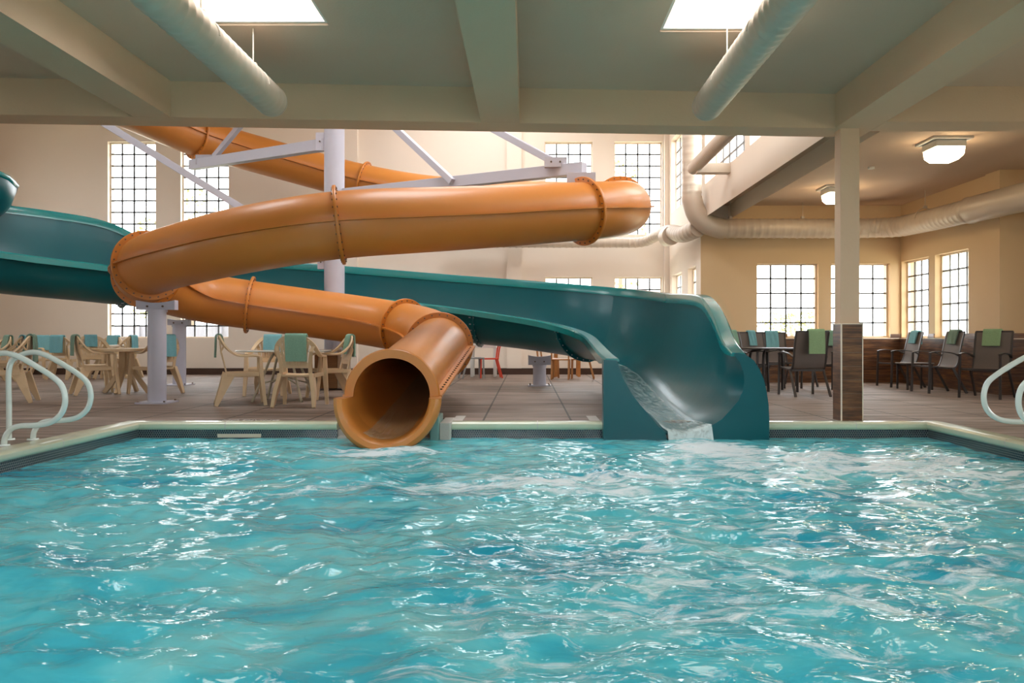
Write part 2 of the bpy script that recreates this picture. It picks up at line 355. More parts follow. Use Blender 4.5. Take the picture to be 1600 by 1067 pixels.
def window(axis, pos, op, thick, cols, rows, gm='glass', por=True):
    a0, a1, z0, z1 = op[:4]; wcount[0] += 1
    sg = 1 if thick > 0 else -1
    g0 = thick*.45; P = (lambda a, t, z: (a, pos+t, z)) if axis == 'y' else (lambda a, t, z: (pos+t, a, z))
    def bx(mb, a, b, t0, t1, c, d):
        p = P(a, t0, c); q = P(b, t1, d); mb.box(min(p[0],q[0]), max(p[0],q[0]), min(p[1],q[1]), max(p[1],q[1]), min(p[2],q[2]), max(p[2],q[2]))
    f = MB(); w = .03
    for (a, b, c, d) in ((a0, a0+w, z0, z1), (a1-w, a1, z0, z1), (a0+w, a1-w, z0, z0+w), (a0+w, a1-w, z1-w, z1)): bx(f, a, b, g0-.02*sg, g0+.03*sg, c, d)
    root = struct(f.build('window_%d' % wcount[0], M['cream']))
    mb = MB()
    mw = .018 if abs(pos-FARY) < .01 else .015
    for i in range(1, cols): x = a0+(a1-a0)*i/cols; bx(mb, x-mw, x+mw, g0-.012*sg, g0+.012*sg, z0+w, z1-w)
    for j in range(1, rows): z = z0+(z1-z0)*j/rows; bx(mb, a0+w, a1-w, g0-.012*sg, g0+.012*sg, z-mw, z+mw)
    mb.build('muntin_grid', M['frame'], root)
    gl = MB(); gl.quad(P(a0+w, g0, z0+w), P(a1-w, g0, z0+w), P(a1-w, g0, z1-w), P(a0+w, g0, z1-w)); gl.build('glass_pane', M[gm], root, recalc=False)
    if por:
        c = P((a0+a1)/2, thick*.98, (z0+z1)/2); n = {'y': (0, -sg, 0), 'x': (-sg, 0, 0)}[axis]
        portal(c[0], c[1], c[2], a1-a0, z1-z0, n)
    return root

# floor with pool cut-out
fl = MB()
for (a, b, c, d) in ((LX-1, PX0-.19, NEARY-1, FARY+.5), (PX1+.19, NX+1, NEARY-1, FARY+.5), (PX0-.19, gx(540, 8.5), PY1+.19, 9.15), (gx(686, 8.5), PX1+.19, PY1+.19, 9.15), (PX0-.19, PX1+.19, 9.15, FARY+.5), (PX0-.19, PX1+.19, NEARY-1, PY0-.19)):
    fl.box(a, b, c, d, -.12, 0)
struct(fl.build('floor', M['deck']))

# far hall wall
fo = []
for (xa, xb) in ((175, 243), (285, 357), (852, 926), (960, 1035)):
    a, b = gx(xa, FARY), gx(xb, FARY)
    if xa == 175: a = b-1.17-.0
    if xa == 852: a = b-1.17
    if xa == 960: a = b-1.17
    if xa == 285: a = b-1.17
    fo.append((a, b, .885, 2.37)); fo.append((a, b, 3.4, 5.68))
fo2 = [(-12.2, -11.0, .885, 2.37), (-12.2, -11.0, 3.4, 5.68)]
wall_grid('y', FARY, LX, HX, 0, HTOP, .32, fo, 'wall_far', M['wall'])
for o in fo: window('y', FARY, o, .32, 4, 8 if o[2] > 3 else 5)
# far wall pilasters
for i, (xa, xb) in enumerate(((538, 560), (792, 815), (1037, 1045))):
    struct(MB().box(gx(xa, FARY), gx(xb, FARY), FARY-.14, FARY-.001, 0, HTOP).build('trim_%d' % (i+1), M['wall']))
# hall right wall, back portion (closing the corner) and clerestory above the side room
so = [(18.3, 19.5, .885, 2.37), (16.75, 17.6, .885, 2.37), (18.3, 19.6, 3.87, 5.6)]
wall_grid('x', HX, RB, FARY, 0, HTOP, .3, so, 'wall_right_recess', M['wall'])
for o in so[:2]: window('x', HX, o, .3, 3, 5, 'frost')
window('x', HX, so[2], .3, 3, 6)
co = [(13.0, 15.9, 3.87, 6.0), (9.4, 12.7, 3.87, 6.0)]
wall_grid('x', HX, 9.0, RB-.03, 3.23, HTOP, .54, co, 'wall_clerestory', M['wall'])
for o in co: window('x', HX, o, .54, 6, 6)
# side room back wall
bo = [(gx(1183, RB), gx(1279, RB), .9, 2.37), (gx(1299, RB), gx(1391, RB), .9, 2.37)]
wall_grid('y', RB, HX+.3, RX+.3, 0, CEIL+.02, .3, bo, 'wall_back', M['wall2'])
for o in bo: window('y', RB, o, .3, 4, 5)
struct(MB().box(HX+.001, HX+.31, RB-.02, RB+.02, 0, CEIL).build('trim_4', M['wall2']))
# side room right wall, then a recess
ro = [(15.15, 16.26, .9, 2.4), (13.8, 14.93, .9, 2.4)]
wall_grid('x', RX, 12.8, RB, 0, CEIL+.02, .3, ro, 'wall_right', M['wall2'])
for o in ro: window('x', RX, o, .3, 4, 5, 'frost' if o[0] < 14 else 'glass')
struct(MB().box(RX-.05, RX, 12.8, 13.2, 0, CEIL).build('trim_5', M['wall2']))
struct(MB().box(RX+.3, NX+.3, 12.8, 13.1, 0, CEIL).build('wall_right_return', M['wall2']))
nr = [(y, y+1.2, .9, 2.4) for y in (-3.5, -1.6, .3, 2.2, 4.1, 6.0, 7.9, 9.8)]
wall_grid('x', NX, NEARY, 12.8, 0, CEIL+.02, .3, nr, 'wall_near_right', M['wall2'])
for o in nr[::2]: window('x', NX, o, .3, 4, 5)
for o in nr[1::2]: window('x', NX, o, .3, 4, 5, por=False)
# left and rear walls
lo = [(y, y+1.2, .9, 2.4) for y in (-2.5, 1.0, 4.5, 8.0)]+[(y, y+1.5, 3.4, 5.68) for y in (11, 13.6, 16.2)]
wall_grid('x', LX, NEARY, FARY, 0, HTOP, -.3, lo, 'wall_left', M['wall'])
for o in lo: window('x', LX, o, -.3, 4, 5)
wall_grid('y', NEARY, LX, NX, 0, CEIL+.02, -.3, [(-6, -3.6, .9, 2.6), (-2, .4, .9, 2.6), (2, 4.4, .9, 2.6)], 'wall_rear', M['wall'])
for o in [(-6, -3.6, .9, 2.6), (-2, .4, .9, 2.6), (2, 4.4, .9, 2.6)]: window('y', NEARY, o, -.3, 6, 5)
struct(MB().box(LX, HX, 9.0, 9.2, CEIL, HTOP).build('wall_above_beam', M['wall']))

# ceilings with skylight wells; the hall's are unseen and added for daylight
sk = [(-2.95, -1.66, 5.6, 6.88), (1.137, 2.2, 5.75, 7.03), (-2.95, -1.66, 1.6, 2.9), (1.137, 2.2, 1.6, 2.9), (-2.95, -1.66, -2.4, -1.1), (1.137, 2.2, -2.4, -1.1)]
A = sorted(set([LX, NX]+[v for o in sk for v in o[:2]])); B = sorted(set([NEARY, 9.2]+[v for o in sk for v in o[2:4]]))
mb = MB()
for i in range(len(A)-1):
    for j in range(len(B)-1):
        ac = (A[i]+A[i+1])/2; bc = (B[j]+B[j+1])/2
        if any(o[0] < ac < o[1] and o[2] < bc < o[3] for o in sk): continue
        for z in (CEIL, CEIL+.3): mb.quad((A[i],B[j],z), (A[i+1],B[j],z), (A[i+1],B[j+1],z), (A[i],B[j+1],z))
for o in sk:
    for (p, q) in (((o[0],o[2]),(o[1],o[2])), ((o[1],o[2]),(o[1],o[3])), ((o[1],o[3]),(o[0],o[3])), ((o[0],o[3]),(o[0],o[2]))):
        mb.quad((p[0],p[1],CEIL), (q[0],q[1],CEIL), (q[0],q[1],CEIL+.3), (p[0],p[1],CEIL+.3))
mb.box(HX+.3, NX, 9.2, RB+.3, CEIL, CEIL+.3)
struct(mb.build('ceiling', M['ceil'], recalc=False))
hs_fill = [(-7, -5, 10.2, 12.4), (-2.2, .6, 9.6, 12.4), (-2.2, .6, 15.8, 18.6)]  # made-up roof openings out of view, cut to brighten the hall
A = sorted(set([LX, HX+.55]+[v for o in hs_fill for v in o[:2]])); B = sorted(set([9.0, FARY+.3]+[v for o in hs_fill for v in o[2:4]])); mb = MB()
for i in range(len(A)-1):
    for j in range(len(B)-1):
        ac = (A[i]+A[i+1])/2; bc = (B[j]+B[j+1])/2
        if any(o[0] < ac < o[1] and o[2] < bc < o[3] for o in hs_fill): continue
        for z in (HTOP, HTOP+.2): mb.quad((A[i],B[j],z), (A[i+1],B[j],z), (A[i+1],B[j+1],z), (A[i],B[j+1],z))
for o in hs_fill:
    for (p, q) in (((o[0],o[2]),(o[1],o[2])), ((o[1],o[2]),(o[1],o[3])), ((o[1],o[3]),(o[0],o[3])), ((o[0],o[3]),(o[0],o[2]))):
        mb.quad((p[0],p[1],HTOP), (q[0],q[1],HTOP), (q[0],q[1],HTOP+.2), (p[0],p[1],HTOP+.2))
struct(mb.build('ceiling_hall', M['ceil'], recalc=False)); sk_hall_fill = hs_fill
for i, o in enumerate(sk+sk_hall_fill):
    CE = CEIL-.18 if i < len(sk) else HTOP-.08
    wcount[0] += 1
    f = MB()
    for (a, b, c, d) in ((o[0], o[1], o[2], o[2]+.03), (o[0], o[1], o[3]-.03, o[3]), (o[0], o[0]+.03, o[2]+.03, o[3]-.03), (o[1]-.03, o[1], o[2]+.03, o[3]-.03)): f.box(a, b, c, d, CE+.2, CE+.24)
    r = struct(f.build('window_%d' % wcount[0], M['wht'])); r['label'] = 'square skylight in the ceiling'  # the added hall openings share this label
    MB().quad((o[0], o[2], CE+.22), (o[1], o[2], CE+.22), (o[1], o[3], CE+.22), (o[0], o[3], CE+.22)).build('glass_pane', M['glass'], r, recalc=False)
    portal((o[0]+o[1])/2, (o[2]+o[3])/2, CE+.27, o[1]-o[0], o[3]-o[2], (0, 0, -1))

# ceiling beams (z underside BOT)
def slab(pts, z0, z1, name, m):
    n = len(pts); mb = MB(); mb.add([(x, y, z0) for x, y in pts]+[(x, y, z1) for x, y in pts],
        [tuple(range(n))[::-1], tuple(range(n, 2*n))]+[(i, (i+1) % n, n+(i+1) % n, n+i) for i in range(n)])
    return struct(mb.build(name, m))
H = BOT-CAMZ
slab([(LX, 7.75), (3.32, 8.82), (3.32, 9.2), (LX, 8.1)], BOT, CEIL, 'trim_6', M['beam'])
slab([(LX, 8.1), (3.32, 9.2), (LX, 9.2)], CEIL-.001, CEIL+.3, 'trim_16', M['beam'])
slab([(-4.02, NEARY), (-3.64, NEARY), (-3.64, 8.5), (-4.02, 8.5)], BOT+.002, CEIL, 'trim_7', M['beam'])
slab([(-.48, NEARY), (-.077, NEARY), (-.077, 8.7), (-.48, 8.7)], BOT+.002, CEIL, 'trim_8', M['beam'])
slab([(3.32, NEARY), (3.75, NEARY), (3.75, 9.2), (3.32, 9.2)], BOT+.002, CEIL, 'trim_9', M['beam'])
slab([(3.75, 8.55), (NX, 8.55), (NX, 8.95), (3.75, 8.95)], BOT, CEIL, 'trim_10', M['beam'])
struct(MB().box(LX, -4.02, 8.2, 8.21, CEIL, CEIL+.01).build('trim_17', M['beam']))

# wainscot (wood look tile) and sill caps in side room, base board in hall
mb = MB(); mb.box(HX+.3, RX-.03, RB-.03, RB-.001, 0, .87); mb.box(RX-.03, RX-.001, 12.8, RB-.001, 0, .87)
for a, b in ((HX+.3, bo[0][0]), (bo[0][1], bo[1][0]), (bo[1][1], RX-.001)): mb.box(a, b, RB-.025, RB-.001, .87, .965)
for a, b in ((12.8, ro[1][0]), (ro[1][1], ro[0][0])): mb.box(RX-.075 if a < 13 else RX-.025, RX-.001, a, b, .87, .965)
mb.box(RX-.08, NX-.001, 12.77, 12.799, 0, .965); mb.box(RX-.08, RX-.051, 12.799, 13.22, 0, .87); mb.box(NX-.03, NX-.001, NEARY, 12.77, 0, .87)
struct(mb.build('baseboard_right', M['wtile']))
mb = MB(); mb.box(HX+.3, RX-.03, RB-.05, RB-.001, .87, .885); mb.box(RX-.05, RX-.001, 12.75, RB-.05, .87, .885); mb.box(RX-.05, NX-.001, 12.74, 12.77, .87, .885)
struct(mb.build('trim_11', M['cream']))
mb = MB(); mb.box(LX, HX, FARY-.17, FARY-.141, 0, .15); mb.box(HX-.03, HX-.001, RB, FARY, 0, .15)
struct(mb.build('baseboard_far', M['baseb']))
struct(MB().box(LX, HX-.03, FARY-.141, FARY-.001, 0, .15).build('trim_12', M['baseb']))

# ---------------------------------------------------------------- pool
rootp = thing('swimming_pool', 'indoor pool edge with glazed cream coping above dark blue mosaic band', 'pool', (0, 8.6, -.155))
rootp.location = (0, 0, 0)
def cope_prof(t):   # (outward offset from pool face, z)
    return [(.19, -.06), (.19, .006), (.03, .012), (-.005, .006), (-.022, -.012), (-.022, -.04), (-.012, -.062), (.0, -.07)]
def coping_run(p, q, n, ext0=0, ext1=0):       # n = outward normal
    mb = MB(); p = Vector(p); q = Vector(q); d = (q-p).normalized(); n = Vector(n)
    rings = []
    for base, e in ((p, -ext0), (q, ext1)):
        rings.append([base+n*o+d*(e*o)+Vector((0, 0, z)) for o, z in cope_prof(0)])
    mb.loft(rings); return mb
G0, G1 = gx(527, 8.6), gx(703, 8.6); T0, T1 = gx(945, 8.6), gx(1200, 8.6)
for (p, q, n, e0, e1) in (((PX0, PY1, 0), (G0, PY1, 0), (0, 1, 0), 1, 0), ((G1, PY1, 0), (T0, PY1, 0), (0, 1, 0), 0, 0), ((T1, PY1, 0), (PX1, PY1, 0), (0, 1, 0), 0, 1),
                          ((PX0, PY0, 0), (PX0, PY1, 0), (-1, 0, 0), 1, 1), ((PX1, PY0, 0), (PX1, PY1, 0), (1, 0, 0), 1, 1), ((PX0, PY0, 0), (PX1, PY0, 0), (0, -1, 0), 1, 1)):
    c = coping_run(p, q, n, e0, e1)
    # joints between coping stones
    L_ = (Vector(q)-Vector(p)).length; k = int(L_/1.22); d = (Vector(q)-Vector(p)).normalized(); jm = MB()
    for i in range(1, k+1):
        b = Vector(p)+d*(i*1.22-.3)
        jm.loft([[b+d*s_+Vector(n)*o*1.0+Vector((0, 0, z+(.0012 if o > -.01 else 0)))+Vector(n)*(-.0012) for o, z in cope_prof(0)] for s_ in (-.004, .004)])
    c.also(jm, M['conc']).build('coping', M['cope'], rootp, smooth=True)
tl = MB(); e = .0
tl.box(PX0, G0, PY1, PY1+.03, -.5, -.066); tl.box(G1, T0, PY1, PY1+.03, -.5, -.066); tl.box(T1, PX1, PY1, PY1+.03, -.5, -.066)
tl.box(PX0-.03, PX0, PY0, PY1+.03, -.5, -.066); tl.box(PX1, PX1+.03, PY0, PY1+.03, -.5, -.066); tl.box(PX0, PX1, PY0-.03, PY0, -.5, -.066)
tl.build('mosaic_band', M['penny'], rootp)
bs = MB(); bs.box(PX0-.2, PX1+.2, PY0-.2, PY1+.25, -1.4, -1.3)
for (a, b, c, d) in ((PX0-.2, PX0-.03, PY0-.2, PY1+.25), (PX1+.03, PX1+.2, PY0-.2, PY1+.25), (PX0-.03, PX1+.03, PY1+.03, PY1+.19), (PX0-.03, PX1+.03, PY0-.2, PY0-.03)): bs.box(a, b, c, d, -1.3, -.075)
bs.build('basin', M['conc'], rootp)
# plain depth tiles in the mosaic and on the deck
dm = MB(); dm.box(gx(340, 8.6), gx(408, 8.6), 8.594, 8.6, -.15, -.113); dm.build('depth_tile', M['resint'], rootp)
dm = MB(); dm.box(-4.08, -4.074, 5.2, 5.62, -.15, -.1); dm.build('depth_tile', M['resint'], rootp)
for xa in (716, 928):
    dm = MB(); dm.box(gx(xa, 8.95)-.055, gx(xa, 8.95)+.055, 8.8, 9.36, .0, .004); o = dm.build('deck_marker_tile', M['conc']); tag(o, 'pale marker strip set in deck %s' % ('beside the tube slide pedestal' if xa == 716 else 'beside the left end panel of the green slide'), 'marker tile')

# water surface
def water():
    xs = np.linspace(PX0, PX1, 380); ys = np.concatenate([np.linspace(PY0, 1.2, 24)[:-1], np.linspace(1.2, PY1, 420)])
    X, Y = np.meshgrid(xs, ys); Z = np.zeros_like(X); rng = np.random.RandomState(3)
    wx = X+.10*np.sin(1.7*Y+.6*X)+.05*np.sin(4.1*X-2.2*Y); wy = Y+.10*np.sin(1.3*X+.8*Y+1)+.05*np.sin(3.7*Y+2.9*X)
    for i in range(90):
        lam = .11*(1.3/.11)**rng.rand(); th = rng.normal(PI/2, .75) if rng.rand() < .7 else rng.rand()*2*PI
        amp = .0034*lam**.8; k = 2*PI/lam; ph = rng.rand()*2*PI
        s = np.sin(k*(wx*math.cos(th)+wy*math.sin(th))+ph); Z += amp*(s+.12*np.cos(2*(k*(wx*math.cos(th)+wy*math.sin(th))+ph)))
    edge = np.minimum.reduce([X-PX0, PX1-X, PY1-Y])
    Z *= .35+.65*np.clip(edge/1.0, 0, 1)
    def g(cx, cy, sx, sy, a): return a*np.exp(-((X-cx)/sx)**2-((Y-cy)/sy)**2)
    foam = .285+g(-1.35, 7.6, .6, .4, .30)+g(-1.2, 6.75, .9, .35, .14)+g(-.6, 5.75, 1.7, .32, .20)+g(.6, 6.2, 1.2, .35, .17)+g(1.75, 7.9, .4, .55, .34)+g(2.3, 7.1, 1.5, .7, .21)+g(3.4, 6.2, 1.4, 1.0, .17)+g(2.0, 4.2, 1.8, 1.6, .10)+g(.2, 3.3, 1.2, 1.4, .07)+g(2.6, 2.6, 1.6, 1.0, .08)
    foam -= g(-.9, 5.15, .7, .25, .15)
    Z += np.clip(foam-.5, 0, .4)*.12*(.5+.5*np.sin(23*wx)*np.sin(19*wy))
    n, m_ = X.shape; vs = np.stack([X, Y, Z+WZ], -1).reshape(-1, 3)
    idx = np.arange(n*m_).reshape(n, m_); q = np.stack([idx[:-1, :-1], idx[:-1, 1:], idx[1:, 1:], idx[1:, :-1]], -1).reshape(-1, 4)
    me = bpy.data.meshes.new('pool_water'); me.from_pydata(vs.tolist(), [], q.tolist()); me.update(); me.shade_smooth()
    a = me.attributes.new('foam', 'FLOAT', 'POINT'); a.data.foreach_set('value', foam.reshape(-1).astype(np.float32))
    me.materials.append(M['water']); o = bpy.data.objects.new('pool_water', me); COL.objects.link(o)
    tag(o, 'rippling turquoise pool water with white foam below the slides', 'water', kind='stuff')
water()

# ---------------------------------------------------------------- amber tube slide
R_T, R_F = .405, .475
amb = thing('tube_slide', 'amber enclosed tube slide coiling down to the pool edge', 'water slide', (gx(613, 8.4), 8.4, 0))
amb.location = (0, 0, 0)
AP = [(-120, 30, 13.2), (20, 100, 14.2), (150, 147, 15.4), (235, 184, 16.5), (308, 215, 17.4), (376, 234, 18.0), (470, 260, 18.3), (568, 286, 18.3), (680, 305, 18.0),
      (800, 313, 17.2), (895, 317, 15.9), (948, 319, 14.7), (968, 320, 13.8), (978, 323, 12.9), (962, 327, 12.0), (915, 330, 11.45), (800, 337, 10.9),
      (660, 344, 10.25), (530, 351, 9.85), (400, 371, 9.95), (300, 394, 10.45), (229, 415, 11.15), (228, 431, 12.0), (258, 449, 12.85), (312, 464, 13.4), (388, 476, 13.65),
      (490, 490, 13.8), (570, 501, 13.75), (632, 512, 13.4), (672, 524, 12.5), (686, 541, 11.4)]
pts, idx = crom([px(*p) for p in AP], 8)
pts = smooth_path(pts, 10)
FL = {4: 1, 7: 1, 12: 1, 15: 1, 18: 1, 21: 1, 22: 1, 25: 1, 28: 1, 30: 1}
cuts = [0]+[idx[k] for k in sorted(FL)]
fr = frames(pts, (0, 0, 1))
def ring(c, sd, u, r, seg=40): return [c+r*(math.cos(2*PI*k/seg)*sd+math.sin(2*PI*k/seg)*u) for k in range(seg)]
sections = []
for a, b in zip(cuts[:-1], cuts[1:]):
    mb = MB(); mb.loft([ring(*fr[i], R_T) for i in range(a, b+1)], True, False)
    sec = mb.build('tube_section', M['amber'], amb, smooth='all')
    sections.append(sec)
    for sgn in (-1, 1):
        rb = MB(); rings = []
        for i in range(a, b+1):
            c, sd, u = fr[i]; p0 = c+sd*sgn*(R_T-.01); p1 = c+sd*sgn*(R_T+.05); h = u*.011
            rings.append([p0-h, p1-h, p1+h, p0+h])
        rb.loft(rings); rb.build('seam_rib', M['amberd'], sec)
def flange(i, c=None, ax=None):
    c, sd, u = fr[i]; t = sd.cross(u).normalized()
    mb = MB(); n = 48
    def rr(r, o): return [c+t*o+r*(math.cos(2*PI*k/n)*sd+math.sin(2*PI*k/n)*u) for k in range(n)]
    mb.loft([rr(R_T-.005, -.02), rr(R_F, -.02), rr(R_F+.004, -.012), rr(R_F+.004, .012), rr(R_F, .02), rr(R_T-.005, .02), rr(R_T-.005, -.02)], True, False)
    bo_ = MB()
    for k in range(26):
        a = 2*PI*(k+.5)/26; p = c+(R_T+.038)*(math.cos(a)*sd+math.sin(a)*u)
        bo_.tube([p-t*.032, p+t*.032], .011, 6)
    mb.also(bo_, M['bolt']).build('flange', M['amberd'], amb, smooth=True)
for k in FL: flange(idx[k])
# run-out tube to the exit
E0 = pts[-1]; E1 = px(613, 619, 8.35)
dirx = (E1-E0).normalized(); nseg = 14
ep = [E0.lerp(E1, i/nseg) for i in range(nseg+1)]
efr = frames(ep, (0, 0, 1))
# flatten last frames to face the pool
mb = MB()
rings = []
for i, (c, sd, u) in enumerate(efr):
    t = (i/nseg)**3
    s2 = sd.lerp(Vector((-1, 0, 0)) if sd.x < 0 else Vector((1, 0, 0)), t).normalized(); u2 = u.lerp(Vector((0, 0, 1)), t).normalized()
    rings.append((c, s2, u2))
mb.loft([ring(*r, R_T) for r in rings], True, False)
ex = mb.build('exit_tube', M['amber'], amb, smooth='all')
mb = MB(); mb.loft([ring(*r, R_T-.014) for r in [fr[k] for k in range(idx[27], len(fr))]+rings], True, False); mb.build('tube_liner', M['amber'], ex, smooth='all')
for sgn in (-1, 1):
    rb = MB(); rb.loft([[c+sd*sgn*(R_T-.01)-u*.012, c+sd*sgn*(R_T+.1)-u*.012, c+sd*sgn*(R_T+.1)+u*.012, c+sd*sgn*(R_T-.01)+u*.012] for c, sd, u in rings])
    bb = MB()
    for k in range(24):
        t = .06+k*.037; c = E0.lerp(E1, t)+efr[3][1]*sgn*(R_T+.055); bb.tube([c-Vector((0, 0, .02)), c+Vector((0, 0, .02))], .012, 6)
    rb.also(bb, M['drain']).build('seam_rib', M['amber'], ex)
# exit collar: upper half ring, lower half extends forward as lipped trough
c0 = E1; n = 28
mb = MB(); rg = []
for k in range(n+1):
    a = PI*k/n; d = Vector((math.cos(a), 0, math.sin(a))); y0 = Vector((0, -.045, 0))
    rg.append([c0+d*(R_T-.016)+y0, c0+d*.475+y0, c0+d*.487+y0*.6, c0+d*.487-y0*.3, c0+d*(R_T-.016)-y0*.3])
mb.loft(rg); mb.build('exit_collar', M['amberd'], amb, smooth=True)
mb = MB(); rg = []
for k in range(n+1):
    a = PI+PI*k/n; d = Vector((math.cos(a), 0, math.sin(a))); s_ = math.sin((a-PI)); fwd = .36+.14*s_
    prof = [(.389, -.045), (.40, fwd*.6), (.415, fwd-.03), (.435, fwd), (.48, fwd+.01), (.515, fwd-.015), (.53, fwd-.06), (.525, fwd*.55), (.495, .02), (.475, -.05)]
    rg.append([c0+d*r+Vector((0, -f, 0)) for r, f in prof])
mb.loft(rg); mb.build('exit_trough', M['amber'], amb, smooth=True)
# splash water in the exit
mb = MB(); rg = []
for k in range(13):
    a = PI*1.5+(k/12-.5)*1.15; d = Vector((math.cos(a), 0, math.sin(a)))
    rg.append([(c0-dirx*(-f) if f < 0 else c0)+d*(.383-.004*math.sin(k*2.1)-(.004 if f < 0 else 0))+Vector((0, -max(f, 0), .0)) for f in (-2.8, -1.6, -.8, -.3, 0, .2, .36, .45)])
mb.loft(rg, False, False)
sh = mb.build('slide_water', M['sheet'], smooth='all')
def finish_sheet(o, fv, nu):
    me = o.data; at_ = me.attributes.new('foam', 'FLOAT', 'POINT'); n_ = len(me.vertices)
    for i in range(n_): at_.data[i].value = fv(i % nu, i//nu)
    uv = me.uv_layers.new(name='UVMap')
    for l in me.loops:
        i = l.vertex_index; uv.data[l.index].uv = ((i//nu)/max(1, n_//nu-1), (i % nu)/(nu-1))
finish_sheet(sh, lambda a, b: -.12+.03*a, 8)
tag(sh, 'thin sheet of water running out of the amber tube mouth', 'water')
# pedestal below the exit
ped = thing('slide_pedestal', 'pale concrete plinth under the amber slide mouth', 'plinth', (gx(620, 8.5), 8.9, 0))
ped.location = (0, 0, 0)
MB().box(gx(686, 8.4), gx(703, 8.4), 8.44, 9.0, -.5, .02).box(gx(527, 8.5), gx(686, 8.4), 8.50, 9.14, -.5, -.13).build('plinth_block', M['conc'], ped, bevel=.01)
MB().box(gx(671, 8.4), gx(685.5, 8.4), 8.42, 8.85, -.5, .085).build('cradle_panel', mat('teal_grey_panel', S(120, 160, 155), .4), ped, bevel=.01)

# ---------------------------------------------------------------- steel supports
def bolts(pts_, ax, r=.014, l=.012):
    mb = MB(); a = Vector(ax)
    for p in pts_: mb.tube([Vector(p)-a*l, Vector(p)+a*l], r, 8)
    return mb
def post(x, y, r, top, label, sw, sh_):
    t = thing('slide_post', label, 'support post', (x, y, 0))
    MB().cyl((0, 0), r, .02, top, 32).cyl((0, 0), r*1.12, top-.03, top, 32).build('post_shaft', M['steel'], t, smooth=True)
    MB().box(-r*1.75, r*1.75, -r*1.75, r*1.75, 0, .022).also(bolts([(a*r*1.45, b*r*1.45, .028) for a in (-1, 1) for b in (-1, 1)], (0, 0, 1)), M['bolt']).build('base_plate', M['steel'], t)
    s = MB(); n = 10; vs = []
    prof = [(-sw, 0), (sw, 0)]+[(sw*(1-2*k/n), sh_-.035*sw/.26*math.cos((1-2*k/n)*PI/2)) for k in range(n+1)]
    N = len(prof)
    s.add([(a, -.06, top+b) for a, b in prof]+[(a, .06, top+b) for a, b in prof], [tuple(range(N)), tuple(range(N, 2*N))[::-1]]+[(i, (i+1) % N, N+(i+1) % N, N+i) for i in range(N)])
    s.also(bolts([(-sw*.4, -.065, top+sh_*.35), (sw*.4, -.065, top+sh_*.35)], (0, 1, 0)), M['bolt']).build('saddle_plate', M['steel'], t)
    return t
post(gx(248, 11.3), 11.25, .12, CAMZ+(527-484)*11.25/FPX, 'white steel post under the left bend of the amber slide', .265, .13)
post(gx(282, 15.45), 15.4, .12, CAMZ+(527-508)*15.4/FPX, 'white steel post under the far left of the green slide', .2, .12)
post(gx(843, 15.2), 15.2, .12, CAMZ+(527-570)*15.2/FPX, 'short white steel post under the green slide, right of the tube', .21, .18)
# big round column with bracing arms
colr = thing('steel_column', 'tall thick round white steel column with bracing arms', 'column', (gx(522.5, 14.6), 14.6, 0))
colr.location = (0, 0, 0)
CXc, CYc = gx(522.5, 14.6), 14.6
MB().cyl((CXc, CYc), .178, 0.02, HTOP, 40).build('column_shaft', M['steel'], colr, smooth=True)
MB().box(CXc-.3, CXc+.3, CYc-.3, CYc+.3, 0, .025).build('base_plate', M['steel'], colr)
def arm(a, b, w, h, name='arm'):
    return MB().bar([a, b], w, h, up=(0, 0, 1)).build(name, M['steel'], colr, bevel=.006)
def cpt(y_, dx=.17, dy=0): return Vector((CXc+dx, CYc+dy, CAMZ-(y_-CY)*CYc/FPX))
arm(cpt(226, -.15), px(300, 258, 17.1), .16, .20)
arm(px(378, 193, 16.2), px(335, 245, 16.8), .09, .11, 'brace')
arm(px(378, 193, 16.2), cpt(40, -.1), .09, .11, 'brace')
arm(cpt(406, -.15), px(150, 185, 14.1), .12, .12, 'brace')
arm(cpt(303, .15), px(913, 263, 11.55), .14, .17)
arm(cpt(120, .12), px(707, 284, 12.9), .09, .10, 'brace')
arm(cpt(75, .15), px(862, 251, 11.8), .10, .10, 'brace')
for a, w, h in ((px(868, 254, 11.75), .16, .07), (px(322, 250, 16.9), .2, .1), (cpt(222, -.2), .12, .16), (cpt(410, -.19), .1, .12)):
    MB().box(a.x-w, a.x+w, a.y-.05, a.y+.05, a.z-h, a.z+h).also(bolts([(a.x-w*.4, a.y-.055, a.z), (a.x+w*.4, a.y-.055, a.z)], (0, 1, 0)), M['bolt']).build('gusset_plate', M['steel'], colr)
a = px(908, 281, 11.5)
MB().box(a.x-.2, a.x+.2, a.y-.04, a.y+.04, a.z-.12, a.z+.1).build('hanger_plate', M['steel'], colr, bevel=.004)

# ---------------------------------------------------------------- teal open slide
K = 8
def section(Apt, Cpt, Bpt, bulge=0):
    Apt, Cpt, Bpt = Vector(Apt), Vector(Cpt), Vector(Bpt); out = []
    for P_, rev in ((Apt, False), (Bpt, True)):
        d = P_-Cpt; h = Vector((d.x, d.y, 0)); v = Vector((0, 0, d.z)); L_ = []
        for k in range(K+1):
            t = PI/2*k/K; L_.append(Cpt+h*(math.cos(t)+bulge*math.sin(2*t))+v*(1-math.sin(t)))
        if rev: out += L_[::-1][1:]
        else: out += L_
    return out
def A3(x, y, z): return Vector((x, y, z))
ST = []
up_pts = [((-11.5, 9.2), 2.9, 3.3, 3.8, (-.6, 1)), ]
